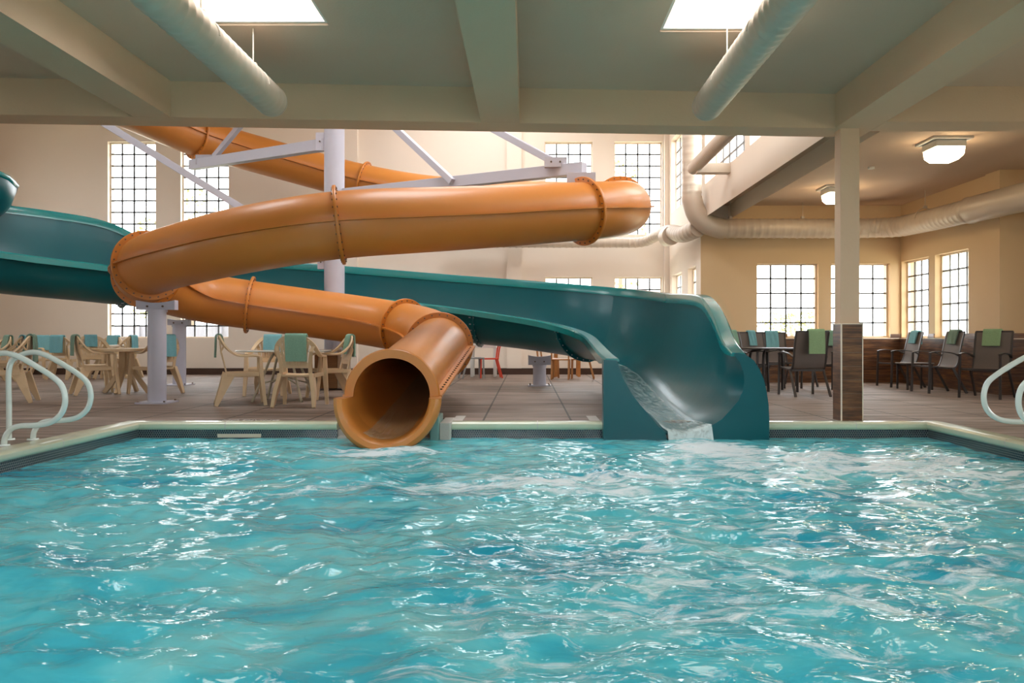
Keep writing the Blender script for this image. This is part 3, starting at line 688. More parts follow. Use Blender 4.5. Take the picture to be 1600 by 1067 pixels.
# arcs upstream (mostly off frame at left)
ST.append((A3(-10.6, 10.6, 2.5), A3(-11.0, 11.0, 1.95), A3(-11.4, 11.5, 3.2)))
ST.append((A3(-9.1, 11.6, 2.34), A3(-9.6, 12.0, 1.78), A3(-10.1, 12.4, 3.16)))
ST.append((A3(-8.0, 12.9, 2.18), A3(-8.5, 13.25, 1.62), A3(-9.0, 13.6, 3.12)))
ST.append((A3(-7.42, 13.75, 2.13), A3(-7.87, 14.15, 1.56), A3(-8.3, 14.55, 3.10)))
ST.append((A3(-6.97, 14.4, 2.09), A3(-7.35, 14.85, 1.50), A3(-7.75, 15.35, 3.02)))
ST.append((A3(-6.4, 14.75, 2.04), A3(-6.6, 15.3, 1.42), A3(-6.95, 15.9, 2.55)))
ST.append((A3(-5.4, 14.8, 1.91), A3(-5.4, 15.4, 1.30), A3(-5.4, 16.0, 2.41)))
ST.append((A3(-3.4, 14.8, 1.67), A3(-3.4, 15.4, 1.07), A3(-3.4, 16.0, 2.26)))
ST.append((A3(-1.45, 14.8, 1.44), A3(-1.45, 15.4, .85), A3(-1.45, 16.0, 2.10)))
cc = (-1.45, 12.4)
for th, za, zc, zb in ((22, 1.31, .73, 1.98), (45, 1.175, .60, 1.83), (67, 1.035, .50, 1.68), (90, .93, .40, 1.54)):
    s_, c_ = math.sin(math.radians(th)), math.cos(math.radians(th))
    ST.append((A3(cc[0]+2.4*s_, cc[1]+2.4*c_, za), A3(cc[0]+3.05*s_, cc[1]+3.05*c_, zc), A3(cc[0]+3.6*s_, cc[1]+3.6*c_, zb)))
ST.append((A3(.94, 11, .85), A3(1.62, 11, .27), A3(2.17, 11, 1.46)))
ST.append((A3(.93, 10, .775), A3(1.64, 10, .13), A3(2.17, 10, 1.36)))
secs = [section(*s) for s in ST]
secs.append(section((.93, 9.35, .72), (1.66, 9.35, .05), (2.17, 9.35, 1.08), .03))
secs.append(section((.93, 8.95, .69), (1.68, 8.95, 0.0), (2.16, 8.95, .84), .06))
EX = [(964, 563), (974, 592), (987, 615), (1000, 632), (1014, 648), (1027, 664), (1040, 676), (1072, 680), (1105, 669), (1128, 655), (1142, 640), (1154, 626), (1160, 612), (1163, 597), (1162, 582), (1156, 566), (1146, 554)]
secs.append([px(x, y, 8.45) for x, y in EX])
NP = 2*K+1; cols_ = []
for j in range(NP):
    q, qi = crom([s[j] for s in secs], 6); cols_.append(smooth_path(q, 4))
NS = len(cols_[0])
teal = thing('flume_slide', 'open dark green flume slide curving down to a flared mouth at the pool edge', 'water slide', (1.6, 8.5, 0))
teal.location = (0, 0, 0)
rings = [[cols_[j][i] for j in range(NP)] for i in range(NS)]
cut = [0, 4*6, 8*6+3, 10*6+3, NS-1]
for a, b in zip(cut[:-1], cut[1:]):
    o = MB().loft(rings[a:b+1], False, False).build('flume_section', M['teal'], teal, smooth='all')
    sm = o.modifiers.new('shell', 'SOLIDIFY'); sm.thickness = .018; sm.offset = 1; sm.use_rim = False
# rims
def rim(j, inner_j, wdt, hgt, a, b, name):
    rg = []
    for i in range(a, b+1):
        p = rings[i][j]; q = rings[i][len(rings[i])//2]
        side = Vector((q.x-p.x, q.y-p.y, 0)).normalized()
        hgt_ = hgt*min(1, .15+(b-i)/9)
        rg.append([p+side*.025-Vector((0, 0, hgt_)), p-side*wdt-Vector((0, 0, hgt_)), p-side*wdt+Vector((0, 0, .0)), p-side*(wdt-.02)+Vector((0, 0, .02)), p+side*.012+Vector((0, 0, .02)), p+side*.025])
    return MB().loft(rg).build(name, M['tealrim'], teal, smooth=True)
rim(0, 1, .13, .09, 0, NS-1, 'near_rim'); rim(NP-1, NP-2, .13, .12, 0, NS-1, 'far_rim')
# bolted joint collars under the flume
for st in (24, 51, 63):
    mb = MB(); t = (rings[min(st+1, NS-1)][K]-rings[st-1][K]).normalized(); rg = []
    for j in range(NP):
        p = rings[st][j]; pa = rings[st][max(j-1, 0)]; pb = rings[st][min(j+1, NP-1)]; nrm = (pb-pa).cross(t).normalized()
        if nrm.dot(p-(rings[st][2]+rings[st][-3])/2-Vector((0, 0, .1))) < 0 and j not in (0, NP-1): nrm = -nrm
        if j in (0, NP-1):
            cside = Vector((p.x-rings[st][K].x, p.y-rings[st][K].y, 0)).normalized(); nrm = cside
        o_ = p+nrm*.012
        rg.append([o_-t*.02, p+nrm*.075-t*.02, p+nrm*.075+t*.02, o_+t*.02])
    mb.loft(rg)
    bm_ = MB()
    for j in range(1, NP-1):
        c = (Vector(rg[j][1])+Vector(rg[j][0]))/2+t*.02; bm_.tube([c-t*.06, c+t*.03], .011, 6)
    mb.also(bm_, M['steel']).build('joint_flange', M['teal'], teal)
# flared end panels
ep_ = MB(); Yf = 8.44; back = 9.25
lin = EX[:8]; lout = [(943, 562), (943, 575), (943, 590), (943, 610), (943, 630), (943, 650), (943, 672), (943, 700)]
lin2 = lin[:7]+[(1044, 700)]
def P2(p, Y): x = gx(p[0], 8.44); return Vector((x, Y, CAMZ-(p[1]-CY)*8.44/FPX))
ep_.loft([[P2(p, Yf) for p in lout], [P2(p, Yf) for p in lin2]], False, False)
ep_.loft([[P2(p, Yf) for p in lout], [P2(p, 8.62) for p in lout]], False, False)
ep_.build('left_end_panel', M['teal'], teal, smooth=True)
rin = [EX[16-k] for k in range(9)]; rin[-1] = (1105, 700); rin.insert(8, EX[8])
rout = [(1150, 551), (1165, 554), (1178, 563), (1187, 577), (1194, 594), (1198, 612), (1201, 632), (1202, 655), (1202, 680), (1202, 700)]
rp = MB(); rp.loft([[P2(p, Yf) for p in rout], [P2(p, Yf) for p in rin]], False, False)
rp.loft([[P2(p, Yf) for p in rout], [P2(p, back) for p in rout]], False, False)
rp.build('right_end_panel', M['teal'], teal, smooth=True)
# running water
wa = []; i0 = 66
for i in range(i0, NS):
    rr_ = rings[i]; t = (i-i0)/(NS-1-i0); j0 = 3.2+t*2.9; j1 = 7.7+t*.6; row = []
    for k in range(13):
        jj = j0+(j1-j0)*k/12; j = int(jj); f = jj-j; p = rr_[j].lerp(rr_[min(j+1, NP-1)], f)
        row.append(p+Vector((0, 0, .018+.006*math.sin(3*k+i*1.3))))
    wa.append(row)
for f in (.03, .07, .11):
    wa.append([p+Vector((0, -f*1.2, -f*1.9)) for p in wa[NS-1-i0]])
sw_ = MB().loft(wa, False, False).build('flume_water', M['sheet'], smooth='all'); L_w = len(wa)
finish_sheet(sw_, lambda a, b: .06+(.35 if b >= L_w-4 else 0)+(.22 if a in (0, 12) else 0)+.12*b/L_w, 13)
tag(sw_, 'white streaked stream of water pouring down the green slide mouth', 'water')
# higher turn of the same flume, entering frame at far left
up = []
for (x, y, z) in ((-16, 9.4, 4.6), (-13, 9.6, 4.1), (-10.6, 10.3, 3.72)): pass
ua = [(-9.9, 9.4, 3.4), (-8.95, 10.1, 3.2), (-8.3, 11.1, 3.05), (-8.05, 12.1, 2.97), (-8.2, 13.1, 2.9)]
c2 = (-10.55, 12.2)
us = []
for th in range(-70, 71, 14):
    s_, c_ = math.cos(math.radians(th)), math.sin(math.radians(th)); z = 3.02-.10*(th/70)
    us.append(section((c2[0]+1.3*s_, c2[1]+1.3*c_, z+.16), (c2[0]+1.85*s_, c2[1]+1.85*c_, z-.18), (c2[0]+2.5*s_, c2[1]+2.5*c_, z+.4)))
o = MB().loft(us, False, False).build('flume_section', M['teal'], teal, smooth='all'); sm = o.modifiers.new('shell', 'SOLIDIFY'); sm.thickness = .02; sm.offset = 1; sm.use_rim = False
MB().tube([s[-1] for s in us], .05, 10).build('far_rim', M['tealrim'], teal, smooth='all')

# ---------------------------------------------------------------- ducts
def duct_mesh(P_, r, ridge=.12, step=.03, rl=None):
    P_ = resample([Vector(p) for p in P_], step); n = len(P_)
    rad = [(r if rl is None else rl(i/(n-1)))+(.010 if (i % max(2, int(ridge/step))) == 0 else 0) for i in range(n)]
    return MB().tube(P_, rad, 32)
def hanger(x, y, z, r, parent):
    m_ = MB(); m_.tube([(x, y, CEIL), (x, y, z+r+.05)], .006, 6); m_.box(x-.03, x+.03, y-.02, y+.02, z+r+.01, z+r+.05)
    m_.tube([(x+r*math.cos(a)*1.03, y, z+r*math.sin(a)*1.03) for a in [k*PI/12 for k in range(13)]], .007, 6)
    m_.build('hanger_rod', M['duct'], parent)
for (x, h, y1, lab) in ((-2.32, 2.146, 7.49, 'spiral ceiling duct beside the left skylight'), (1.70, 2.18, 7.77, 'spiral ceiling duct beside the right skylight')):
    t = thing('ceiling_duct', 'round beige '+lab, 'duct', (x, y1, CAMZ+h)); t.location = (0, 0, 0)
    z = CAMZ+h
    duct_mesh([(x, -4.8, z), (x, y1, z)], .132).build('duct_pipe', M['duct'], t, smooth=True)
    MB().tube([(x, y1-.02, z), (x, y1+.015, z)], [.138, .128], 32).build('end_cap', M['duct'], t, smooth=True)
    for k in range(6): hanger(x, 6.95-1.12*k, z, .132, t)
zd = CAMZ+2.11; Yd = RB-.42
t = thing('supply_duct', 'large round duct dropping from the hall and running along the side room walls', 'duct', (3.2, Yd, 0)); t.location = (0, 0, 0)
Xv = gx(1081, Yd)
elb = [(Xv, Yd, HTOP-.3), (Xv, Yd, zd+.55), (Xv+.10, Yd, zd+.27), (Xv+.27, Yd, zd+.1), (Xv+.55, Yd, zd)]
duct_mesh(elb[:2], .185, .16).build('riser', M['duct'], t, smooth=True)
MB().tube([Vector(elb[1])+Vector((0, 0, .06))]+crom(elb[1:], 6)[0]+[Vector(elb[-1])+Vector((.06, 0, 0))], .199, 32, True).build('elbow', M['duct'], t, smooth=True)
q, _ = crom([(Xv+.55, Yd, zd), (5, Yd, zd), (6.3, Yd, zd), (6.75, Yd-.08, zd), (7.0, Yd-.35, zd-.02), (7.08, Yd-.8, zd-.03), (7.1, 14, zd-.06), (7.1, 13.1, zd-.08)], 10)
duct_mesh(q, .185, .15).build('duct_pipe', M['duct'], t, smooth=True)
duct_mesh([(7.1, 13.1, zd-.08), (7.1, 12.9, zd-.08), (7.15, 12.3, zd-.08), (7.3, 11, zd-.08), (7.35, 9.1, zd-.08)], .21, 9).build('wide_section', M['duct'], t, smooth=True)
for (x, y) in ((3.95, Yd), (5.35, Yd), (7.1, 14.6)): hanger(x, y, zd, .185, t)
t2 = thing('branch_duct', 'slim round duct branching along the far hall wall', 'duct'); 
zb = CAMZ+(527-379)*19.6/FPX
q, _ = crom([(-1.9, 19.62, zb), (0, 19.62, zb), (2.1, 19.62, zb), (2.75, 19.5, zb), (3.0, 18.9, zb+.08), (3.08, 17.6, zb-.0), (Xv-.02, 16.6, zd-.02), (Xv+.15, Yd+.1, zd+.03)], 10)
duct_mesh(q, .115, .16, rl=lambda u: .115+.06*max(0, (u-.6)/.4)).build('duct_pipe', M['duct'], t2, smooth=True)
MB().tube([(3.03, 17.7, zd+.05), (3.07, 17.4, zd+.05)], [.2, .2], 32).build('coupling', M['duct'], t2, smooth=True)
t3 = thing('return_duct', 'short corrugated round duct ending beside the clerestory windows', 'duct')
duct_mesh([(2.9, 9.3, CAMZ+2.94), (2.9, 14.3, CAMZ+2.94)], .1, .09).build('duct_pipe', M['duct'], t3, smooth=True)
MB().box(2.9, HX, 13.9, 14.1, CAMZ+2.8, CAMZ+2.96).build('wall_bracket', M['duct'], t3)

# lights on the side room ceiling
def ceiling_light(x, y, label):
    t = thing('ceiling_light', label, 'ceiling light', (x, y, CEIL), 0, 'square lights of the side room')
    MB().box(-.26, .26, -.26, .26, -.03, 0).build('mounting_plate', M['wht'], t)
    MB().box(-.2, .2, -.2, .2, -.12, -.03).build('housing', M['wht'], t, bevel=.01)
    mb = MB(); mb.loft([[(sx*a, sy*a, z) for sx, sy in ((-1, -1), (1, -1), (1, 1), (-1, 1))] for a, z in ((.19, -.121), (.18, -.22), (.13, -.28))]); mb.build('diffuser', M['lamp'], t, bevel=.01)
    return t
ceiling_light(5.55, 10.9, 'lit square ceiling light nearest the pool, right of the pillar')
ceiling_light(5.4, 14.3, 'lit square ceiling light farther back, half hidden by the pillar')
sd_ = tag(MB().cyl((5.3, 12.6), .05, CEIL-.03, CEIL).build('smoke_detector', M['wht']), 'tiny round detector on the side room ceiling', 'detector')

# ---------------------------------------------------------------- pillar
pil = thing('pillar', 'square plaster pillar clad in dark wood look tile at its base', 'pillar', (3.46, 8.95, 0)); pil.location = (0, 0, 0)
x0, x1 = gx(1315, 8.8), gx(1345, 8.8)
MB().box(x0-.0, x1, 8.83, 9.0, 1.03, BOT+.01).build('pillar_shaft', M['beam'], pil, bevel=.004)
MB().box(gx(1315, 8.78), gx(1347.5, 8.78), 8.78, 9.03, 0, 1.04).build('tile_cladding', M['wtile'], pil)
MB().box(gx(1314, 8.78), gx(1315.4, 8.78), 8.77, 8.79, 0, 1.045).box(gx(1347, 8.78), gx(1348.3, 8.78), 8.77, 8.79, 0, 1.045).box(gx(1314, 8.78), gx(1348.3, 8.78), 8.77, 9.04, 1.04, 1.05).build('corner_trim', M['cream'], pil)

# ---------------------------------------------------------------- hand rails
def hand_rail(mx, y, label):
    t = thing('hand_rail', label, 'hand rail', (0, 0, 0)); s = mx
    X0 = -4.08 if s < 0 else 4.21
    def W_(dx, z): return Vector((X0-s*dx, y, z))       # dx>0 : over the water
    ctrl = [(-.47, .0), (-.47, .3), (-.47, .62), (-.44, .70), (-.34, .755), (-.25, .77), (-.15, .745), (0, .665), (.14, .575), (.22, .5), (.25, .38), (.22, .27), (.13, .195), (0, .17), (-.12, .165), (-.2, .14), (-.25, .07), (-.26, 0)]
    q, _ = crom([W_(*c) for c in ctrl], 8); q = smooth_path(q, 4)
    MB().tube(q, .0235, 16).build('rail_tube', M['rail'], t, smooth='all')
    for d in (-.47, -.26):
        c = W_(d, 0); MB().cyl((c.x, c.y), .05, .0, .014, 24, .045).build('base_flange', M['rail'], t, smooth=True)
    return t
hand_rail(-1, 7.2, 'white looped pool rail at the left, farther one of the pair')
hand_rail(-1, 6.8, 'white looped pool rail at the left, nearer one cut by the photo edge')
hand_rail(1, 7.1, 'white looped pool rail at the right edge, farther one')
hand_rail(1, 6.6, 'white looped pool rail barely showing at the right edge')

# ---------------------------------------------------------------- furniture
def resin_chair(label, loc, rz, group):
    t = thing('resin_armchair', label, 'chair', loc, rz, group); m_ = M['resin']
    s = MB(); gr = []
    for k in range(7):
        y = -.25+.46*k/6; w = .235-.035*k/6; z = .425-.02*math.sin(PI*k/6)
        gr.append([(-w, y, z-.03), (w, y, z-.03), (w+.005, y, z), (w*.5, y, z-.008), (-w*.5, y, z-.008), (-w-.005, y, z)])
    s.loft(gr); s.build('seat', m_, t, smooth=True)
    half = [(.27, -.23, .58), (.272, -.215, .64), (.278, -.16, .655), (.283, -.03, .655), (.28, .08, .67), (.262, .165, .73), (.23, .225, .8), (.17, .265, .865), (.09, .285, .9), (0, .29, .91)]
    full = [(-x, y, z) for x, y, z in half]+half[::-1][1:]
    q, _ = crom(full, 4)
    b = MB(); rg = []
    for c, sd, u in frames(q):
        rg.append(None)
    n = len(q)
    for i, c in enumerate(q):
        tt = (q[min(i+1, n-1)]-q[max(i-1, 0)]).normalized(); out = Vector((c.x, 0, .25 if abs(c.x) < .25 else .0)); out = Vector((c.x*1.0, 0, max(0, c.z-.7)))
        if out.length < 1e-3: out = Vector((0, 0, 1))
        sd = (out-tt*out.dot(tt)).normalized(); u = sd.cross(tt)
        rg[i] = [c-sd*.026-u*.016, c+sd*.026-u*.011, c+sd*.026+u*.011, c-sd*.026+u*.016]
    b.loft(rg)
    def lean(z): return .2+(z-.43)*.19
    for k in range(9):
        x = -.16+.04*k; top = .905-.9*x*x*1.35; b.bar([(x*.82, lean(.53), .53), (x*.95, lean(.68)+.012, .68), (x*1.15, lean(top-.02), top-.02)], .029, .014, up=(0, 1, .2))
    b.bar([(-.16, lean(.54), .54), (.16, lean(.54), .54)], .012, .07, up=(0, 0, 1))
    for sx in (-1, 1): b.bar([(sx*.19, .195, .415), (sx*.185, lean(.55), .55), (sx*.215, lean(.72)+.01, .72), (sx*.235, .222, .79)], .045, .018, up=(0, 1, .2))
    b.build('backrest', m_, t, smooth=True)
    for sx in (-1, 1):
        MB().bar([(sx*.27, -.225, .65), (sx*.268, -.235, .42), (sx*.285, -.285, 0)], 0, 0, up=(0, 1, 0), wl=[(.05, .035), (.065, .055), (.042, .045)]).build('leg', m_, t, bevel=.005)
        MB().bar([(sx*.2, .17, .41), (sx*.245, .25, .2), (sx*.265, .33, 0)], 0, 0, up=(0, 1, 0), wl=[(.05, .15), (.055, .095), (.042, .05)]).build('leg', m_, t, bevel=.005)
        MB().bar([(sx*.25, -.22, .415), (sx*.235, .19, .41)], .02, .05, up=(0, 0, 1)).build('seat_skirt', m_, t)
    return t
def sling_chair(label, loc, rz, group):
    t = thing('sling_armchair', label, 'chair', loc, rz, group)
    prof = [(-.25, .435), (-.1, .42), (.1, .405), (.17, .42), (.22, .52), (.25, .68), (.285, .84), (.325, .985)]
    q, _ = crom([(0, y, z) for y, z in prof], 3)
    a = [p for p in q if p.z < .45 and p.y < .18]; b = [p for p in q if p not in a]
    def sheet(P_, nm):
        rg = []
        for i, p in enumerate(P_):
            tt = (P_[min(i+1, len(P_)-1)]-P_[max(i-1, 0)]).normalized(); nn = Vector((0, -tt.z, tt.y))*.005
            rg.append([Vector((-.245, p.y, p.z))-nn, Vector((.245, p.y, p.z))-nn, Vector((.245, p.y, p.z))+nn, Vector((-.245, p.y, p.z))+nn])
        return MB().loft(rg).build(nm, M['sling'], t, smooth=True)
    sheet(a+[b[0]], 'seat'); sheet(b, 'backrest')
    fr_ = MB()
    for sx in (-1, 1): fr_.bar([(sx*.255, p.y, p.z) for p in q], .022, .028, up=(1, 0, 0))
    fr_.bar([(-.26, .325, .988), (.26, .325, .988)], .02, .025, up=(0, 0, 1)); fr_.bar([(-.26, -.25, .425), (.26, -.25, .425)], .025, .03, up=(0, 0, 1)); fr_.bar([(-.26, .16, .395), (.26, .16, .395)], .025, .03, up=(0, 0, 1))
    fr_.build('side_frame', M['black'], t)
    for sx in (-1, 1):
        MB().bar([(sx*.275, -.25, .65), (sx*.28, -.27, 0)], .028, .034, up=(0, 1, 0)).build('leg', M['black'], t)
        MB().bar([(sx*.265, .12, .41), (sx*.275, .35, 0)], .026, .036, up=(0, 1, 0)).build('leg', M['black'], t)
        q2, _ = crom([(sx*.275, -.27, .645), (sx*.278, -.18, .665), (sx*.28, -.02, .665), (sx*.275, .14, .64), (sx*.262, .235, .6)], 4)
        MB().bar(q2, .045, .016, up=(0, 0, 1)).build('armrest', M['black'], t, bevel=.004)
    return t
def towel(loc, rz, kind, m_, label, x0=0, w=.2, df=.2, db=.22, group=None, skew=0):
    """hangs over a chair back; same local frame as the chair"""
    top, yt, sl = ((.925, .29, .19), (1.003, .325, .23))[kind]
    t_ = MB(); L_ = []
    for k in range(7): d = df*(1-k/6); L_.append((yt-.034-sl*d, top-.012-d))
    for k in range(1, 6): a = PI*k/6; L_.append((yt-.034*math.cos(a), top-.012+.026*math.sin(a)))
    for k in range(7): d = db*k/6; L_.append((yt+.034+.01*k/6, top-.012-d))
    rg = []; n = 9
    for i, (y, z) in enumerate(L_):
        ring_o = []; ring_i = []
        a = L_[max(i-1, 0)]; b = L_[min(i+1, len(L_)-1)]; ty, tz = b[0]-a[0], b[1]-a[1]; l = math.hypot(ty, tz); ny, nz = -tz/l, ty/l
        for k in range(n):
            x = x0+w*(k/(n-1)-.5)+skew*(top-z); rip = .005*math.sin(k*1.7+i*.5)*min(1, abs(i-9)/4)
            ring_o.append((x, y+ny*(.012+rip), z+nz*(.012+rip))); ring_i.append((x, y-ny*(.008-rip), z-nz*(.008-rip)))
        rg.append(ring_o+ring_i[::-1])
    o = t_.loft(rg).build('towel', m_, None, smooth=True); o.location = loc; o.rotation_euler = (0, 0, rz)
    return tag(o, label, 'towel', group)
def face(fx, fy): return math.atan2(fx, -fy)
first = {}
def chair(kind, xpx, Z, f, label, group):
    loc = (gx(xpx, Z), Z, 0); rz = face(*f)
    if kind not in first: first[kind] = (resin_chair if kind == 'r' else sling_chair)(label, loc, rz, group); return loc, rz
    dup(first[kind], loc, rz, label, group); return loc, rz
G1_, G2_, G3_, G4_, G5_ = 'resin chairs at the near left table', 'resin chairs at the round metal table', 'resin chairs by the far wall', 'dark chairs at the round dark table', 'dark chairs along the tiled wall'
def ct(kind, xpx, Z, f, label, group, tm, tl, **kw):
    loc, rz = chair(kind, xpx, Z, f, label, group)
    towel(loc, rz, 0 if kind == 'r' else 1, M[tm], tl, group='pool towels over chair backs', **kw)
ct('r', 378, 11.0, (.93, .36), 'tan resin armchair left of the round metal table, facing right', G2_, 'tow_gg', 'grey green towel on the chair left of the metal table', w=.17, df=.12, db=.28)
ct('r', 419, 12.75, (.05, -1), 'tan resin armchair behind the round metal table, facing the pool', G2_, 'tow_b', 'pale blue towel on the chair behind the metal table', w=.27, df=.24, db=.1)
ct('r', 469, 10.75, (0, 1), 'tan resin armchair in front of the round metal table, its back to the pool', G2_, 'tow_g', 'large green towel on the chair with its back to the pool', w=.27, df=.12, db=.32, x0=-.03, skew=-.04)
ct('r', 517, 12.1, (-.88, -.48), 'tan resin armchair right of the round metal table, beside the tube mouth', G2_, 'tow_g', 'folded green towel on the chair beside the tube mouth', w=.19, df=.26, db=.3)
ct('r', 150, 13.0, (.80, .6), 'tan resin armchair left of the thick tan table, seen from behind', G1_, 'tow_gg', 'grey green towel on the chair left of the thick tan table', w=.26, df=.12, db=.3)
ct('r', 243, 13.15, (-.85, .5), 'tan resin armchair right of the thick tan table, half behind the white post', G1_, 'tow_b', 'blue green towel hanging behind the white post', w=.26, df=.1, db=.32)
ct('r', 146, 14.5, (.6, -.8), 'tan resin armchair behind the thick tan table, mostly hidden', G1_, 'tow_b', 'teal towel peeking above the left chair of the thick tan table', w=.2, df=.18, db=.2)
ct('r', 78, 18.2, (.85, -.5), 'tan resin armchair by the far wall, leftmost of the far table', G3_, 'tow_b', 'light blue towel on the leftmost chair of the far table', w=.28, df=.3, db=.3)
ct('r', 107, 17.6, (.25, .97), 'tan resin armchair by the far wall with its back to the pool', G3_, 'tow_b', 'teal towel hanging square on the far chair turned from the pool', w=.33, df=.1, db=.34)
ct('r', 165, 18.9, (-.15, -1), 'tan resin armchair nearest the left window, behind the far table', G3_, 'tow_b', 'blue towel on the chair just below the left window', w=.28, df=.25, db=.2)
ct('r', 190, 18.2, (-.97, .2), 'tan resin armchair right of the far table, under the window', G3_, 'tow_b', 'folded light blue towel on the chair right of the far table', w=.2, df=.2, db=.34)
ct('r', 12, 11.35, (-.93, -.35), 'tan resin armchair at the left edge behind the looped rails, nearer one', G3_+' left', 'tow_gg', 'sage green towel on the chair behind the looped rails', w=.24, df=.32, db=.36)
ct('r', 6, 14.6, (-.9, -.4), 'tan resin armchair at the left edge, farther behind the rails', G3_+' left', 'tow_b', 'pale blue towel above the sage green one behind the rails', w=.2, df=.2, db=.2)
ct('r', -12, 16.5, (-.6, -.8), 'tan resin armchair cut off by the left photo edge', G3_+' left', 'tow_gg', 'dark green towel cut off by the left photo edge', w=.25, df=.26, db=.2)

def round_table(name, label, x, y, r, h, top_m, leg_m, kind):
    t = thing(name, label, 'table', (x, y, 0)); seg = 40
    mb = MB(); th = .045 if kind == 'resin' else .016
    mb.loft([[(R*math.cos(2*PI*k/seg), R*math.sin(2*PI*k/seg), z) for k in range(seg)] for R, z in ((r-.02, h-th), (r, h-th+.004), (r, h-.004), (r-.008, h))]); mb.build('table_top', top_m, t, smooth=True)
    for k in range(4):
        a = k*PI/2+(PI/4 if kind != 'resin' else -PI/2+.02); ca, sa = math.cos(a), math.sin(a)
        if kind == 'resin':
            q, _ = crom([(ca*.08, sa*.08, h-th), (ca*.09, sa*.09, .42), (ca*.2, sa*.2, .22), (ca*.36, sa*.36, 0)], 4)
            MB().bar(q, .045, .07, up=(ca, sa, .01)).build('leg', leg_m, t)
        else:
            q, _ = crom([(ca*.12, sa*.12, h-th), (ca*.2, sa*.2, h-.1), (ca*.3, sa*.3, .4), (ca*(r*.74), sa*(r*.74), 0)], 4)
            MB().tube(q, .018, 10).build('leg', leg_m, t, smooth='all')
    if kind != 'resin':
        b = MB()
        for k in range(2):
            a = k*PI/2+PI/4; ca, sa = math.cos(a)*r*.55, math.sin(a)*r*.55; b.tube([(-ca, -sa, .24), (0, 0, .34), (ca, sa, .24)], .01, 8)
        b.build('brace', leg_m, t, smooth='all')
    else:
        MB().cyl((0, 0), .05, .3, h-th, 16).build('pedestal', leg_m, t)
    return t
round_table('round_table', 'round table with grey top and bent metal legs', gx(444, 11.7), 11.7, .66, .715, M['gtop'], M['gleg'], 'metal')
round_table('round_table', 'thick rimmed tan resin table behind the looped rails', gx(198, 13.3), 13.3, .52, .72, M['resin'], M['resin'], 'resin')
round_table('round_table', 'pale resin table under the left far window, mostly hidden', gx(160, 18), 18, .45, .73, M['resint'], M['resin'], 'resin')
round_table('round_table', 'round table beyond the left photo edge with chairs turned to it', gx(-60, 13), 13, .5, .72, M['resin'], M['resin'], 'resin')

# dark group right of the green slide
ct('s', 1255, 12.7, (-.1, 1), 'dark sling armchair with its back to the pool, right of the dark table', G4_, 'tow_l', 'leaf green towel hanging long over the dark chair back', w=.25, df=.15, db=.34, x0=-.05)
ct('s', 1163, 13.6, (.6, -.8), 'dark sling armchair left of the dark table, right beside the green slide', G4_, 'tow_g', 'pale green towel on the dark chair beside the green slide', w=.27, df=.22, db=.15, x0=.03)
ct('s', 1190, 14.6, (.35, -.93), 'dark sling armchair second from the green slide, behind the table', G4_, 'tow_b', 'narrow blue green towel on the second dark chair from the slide', w=.15, df=.24, db=.12)
ct('s', 1213, 15.4, (0, -1), 'dark sling armchair below the window, almost hidden by its towel', G4_, 'tow_b', 'blue grey towel in front of the window plant', w=.24, df=.28, db=.1)
ct('s', 1287, 14.4, (-.7, -.7), 'dark sling armchair just left of the tiled pillar', G4_, 'tow_g', 'pale green towel on the dark chair touching the pillar', w=.22, df=.24, db=.15)
t = thing('dark_table', 'round dark metal dining table right of the green slide', 'table', (gx(1208, 13.7), 13.7, 0))
MB().loft([[(R*math.cos(2*PI*k/36), R*math.sin(2*PI*k/36), z) for k in range(36)] for R, z in ((.5, .7), (.52, .705), (.52, .72), (.51, .725))]).build('table_top', M['black'], t, smooth=True)
for k in range(4):
    a = k*PI/2+.9; ca, sa = math.cos(a), math.sin(a); q, _ = crom([(ca*.2, sa*.2, .7), (ca*.36, sa*.36, .67), (ca*.4, sa*.4, .6), (ca*.41, sa*.41, .0)], 5); MB().bar(q, .035, .035, up=(sa, -ca, 0)).build('leg', M['black'], t)
ct('s', 1404, 15.0, (-1, -.03), 'dark sling armchair farthest along the tiled wall, next to the corner', G5_, 'tow_b', 'blue green towel on the wall chair next to the corner', w=.24, df=.2, db=.22)
ct('s', 1463, 13.4, (-1, -.03), 'dark sling armchair in the middle of the tiled wall', G5_, 'tow_gg', 'sage towel on the middle chair of the tiled wall', w=.25, df=.2, db=.22)
ct('s', 1541, 12.2, (-.75, -.66), 'dark sling armchair angled toward the pool near the right rail', G5_, 'tow_l', 'moss green towel on the angled chair near the right rail', w=.25, df=.22, db=.12, x0=-.02)
t = thing('side_table', 'small low dark table between two wall chairs', 'table', (6.72, 14.2, 0))
MB().box(-.24, .24, -.22, .22, .44, .46).build('table_top', M['sling'], t, bevel=.004)
for sx in (-1, 1):
    for sy in (-1, 1): MB().box(sx*.21-.014, sx*.21+.014, sy*.19-.014, sy*.19+.014, 0, .44).build('leg', M['black'], t)

# far furniture under the green slide
def simple_chair(label, loc, rz, m_, seat_z, top, group=None):
    t = thing('side_chair', label, 'chair', loc, rz, group)
    MB().box(-.2, .2, -.21, .2, seat_z-.03, seat_z).build('seat', m_, t, bevel=.008)
    mb = MB()
    for sx in (-1, 1): mb.bar([(sx*.18, .18, seat_z-.02), (sx*.18, .21, seat_z+.2), (sx*.18, .27, top)], .03, .03, up=(0, 1, 0))
    mb.bar([(-.19, .265, top-.06), (.19, .265, top-.06)], .02, .14, up=(0, 0, 1)); mb.build('backrest', m_, t)
    for sx in (-1, 1):
        MB().bar([(sx*.18, -.19, seat_z-.03), (sx*.18, -.2, 0)], .032, .032, up=(0, 1, 0)).build('leg', m_, t)
        MB().bar([(sx*.18, .17, seat_z-.03), (sx*.18, .28, 0)], .032, .032, up=(0, 1, 0)).build('leg', m_, t)
    return t
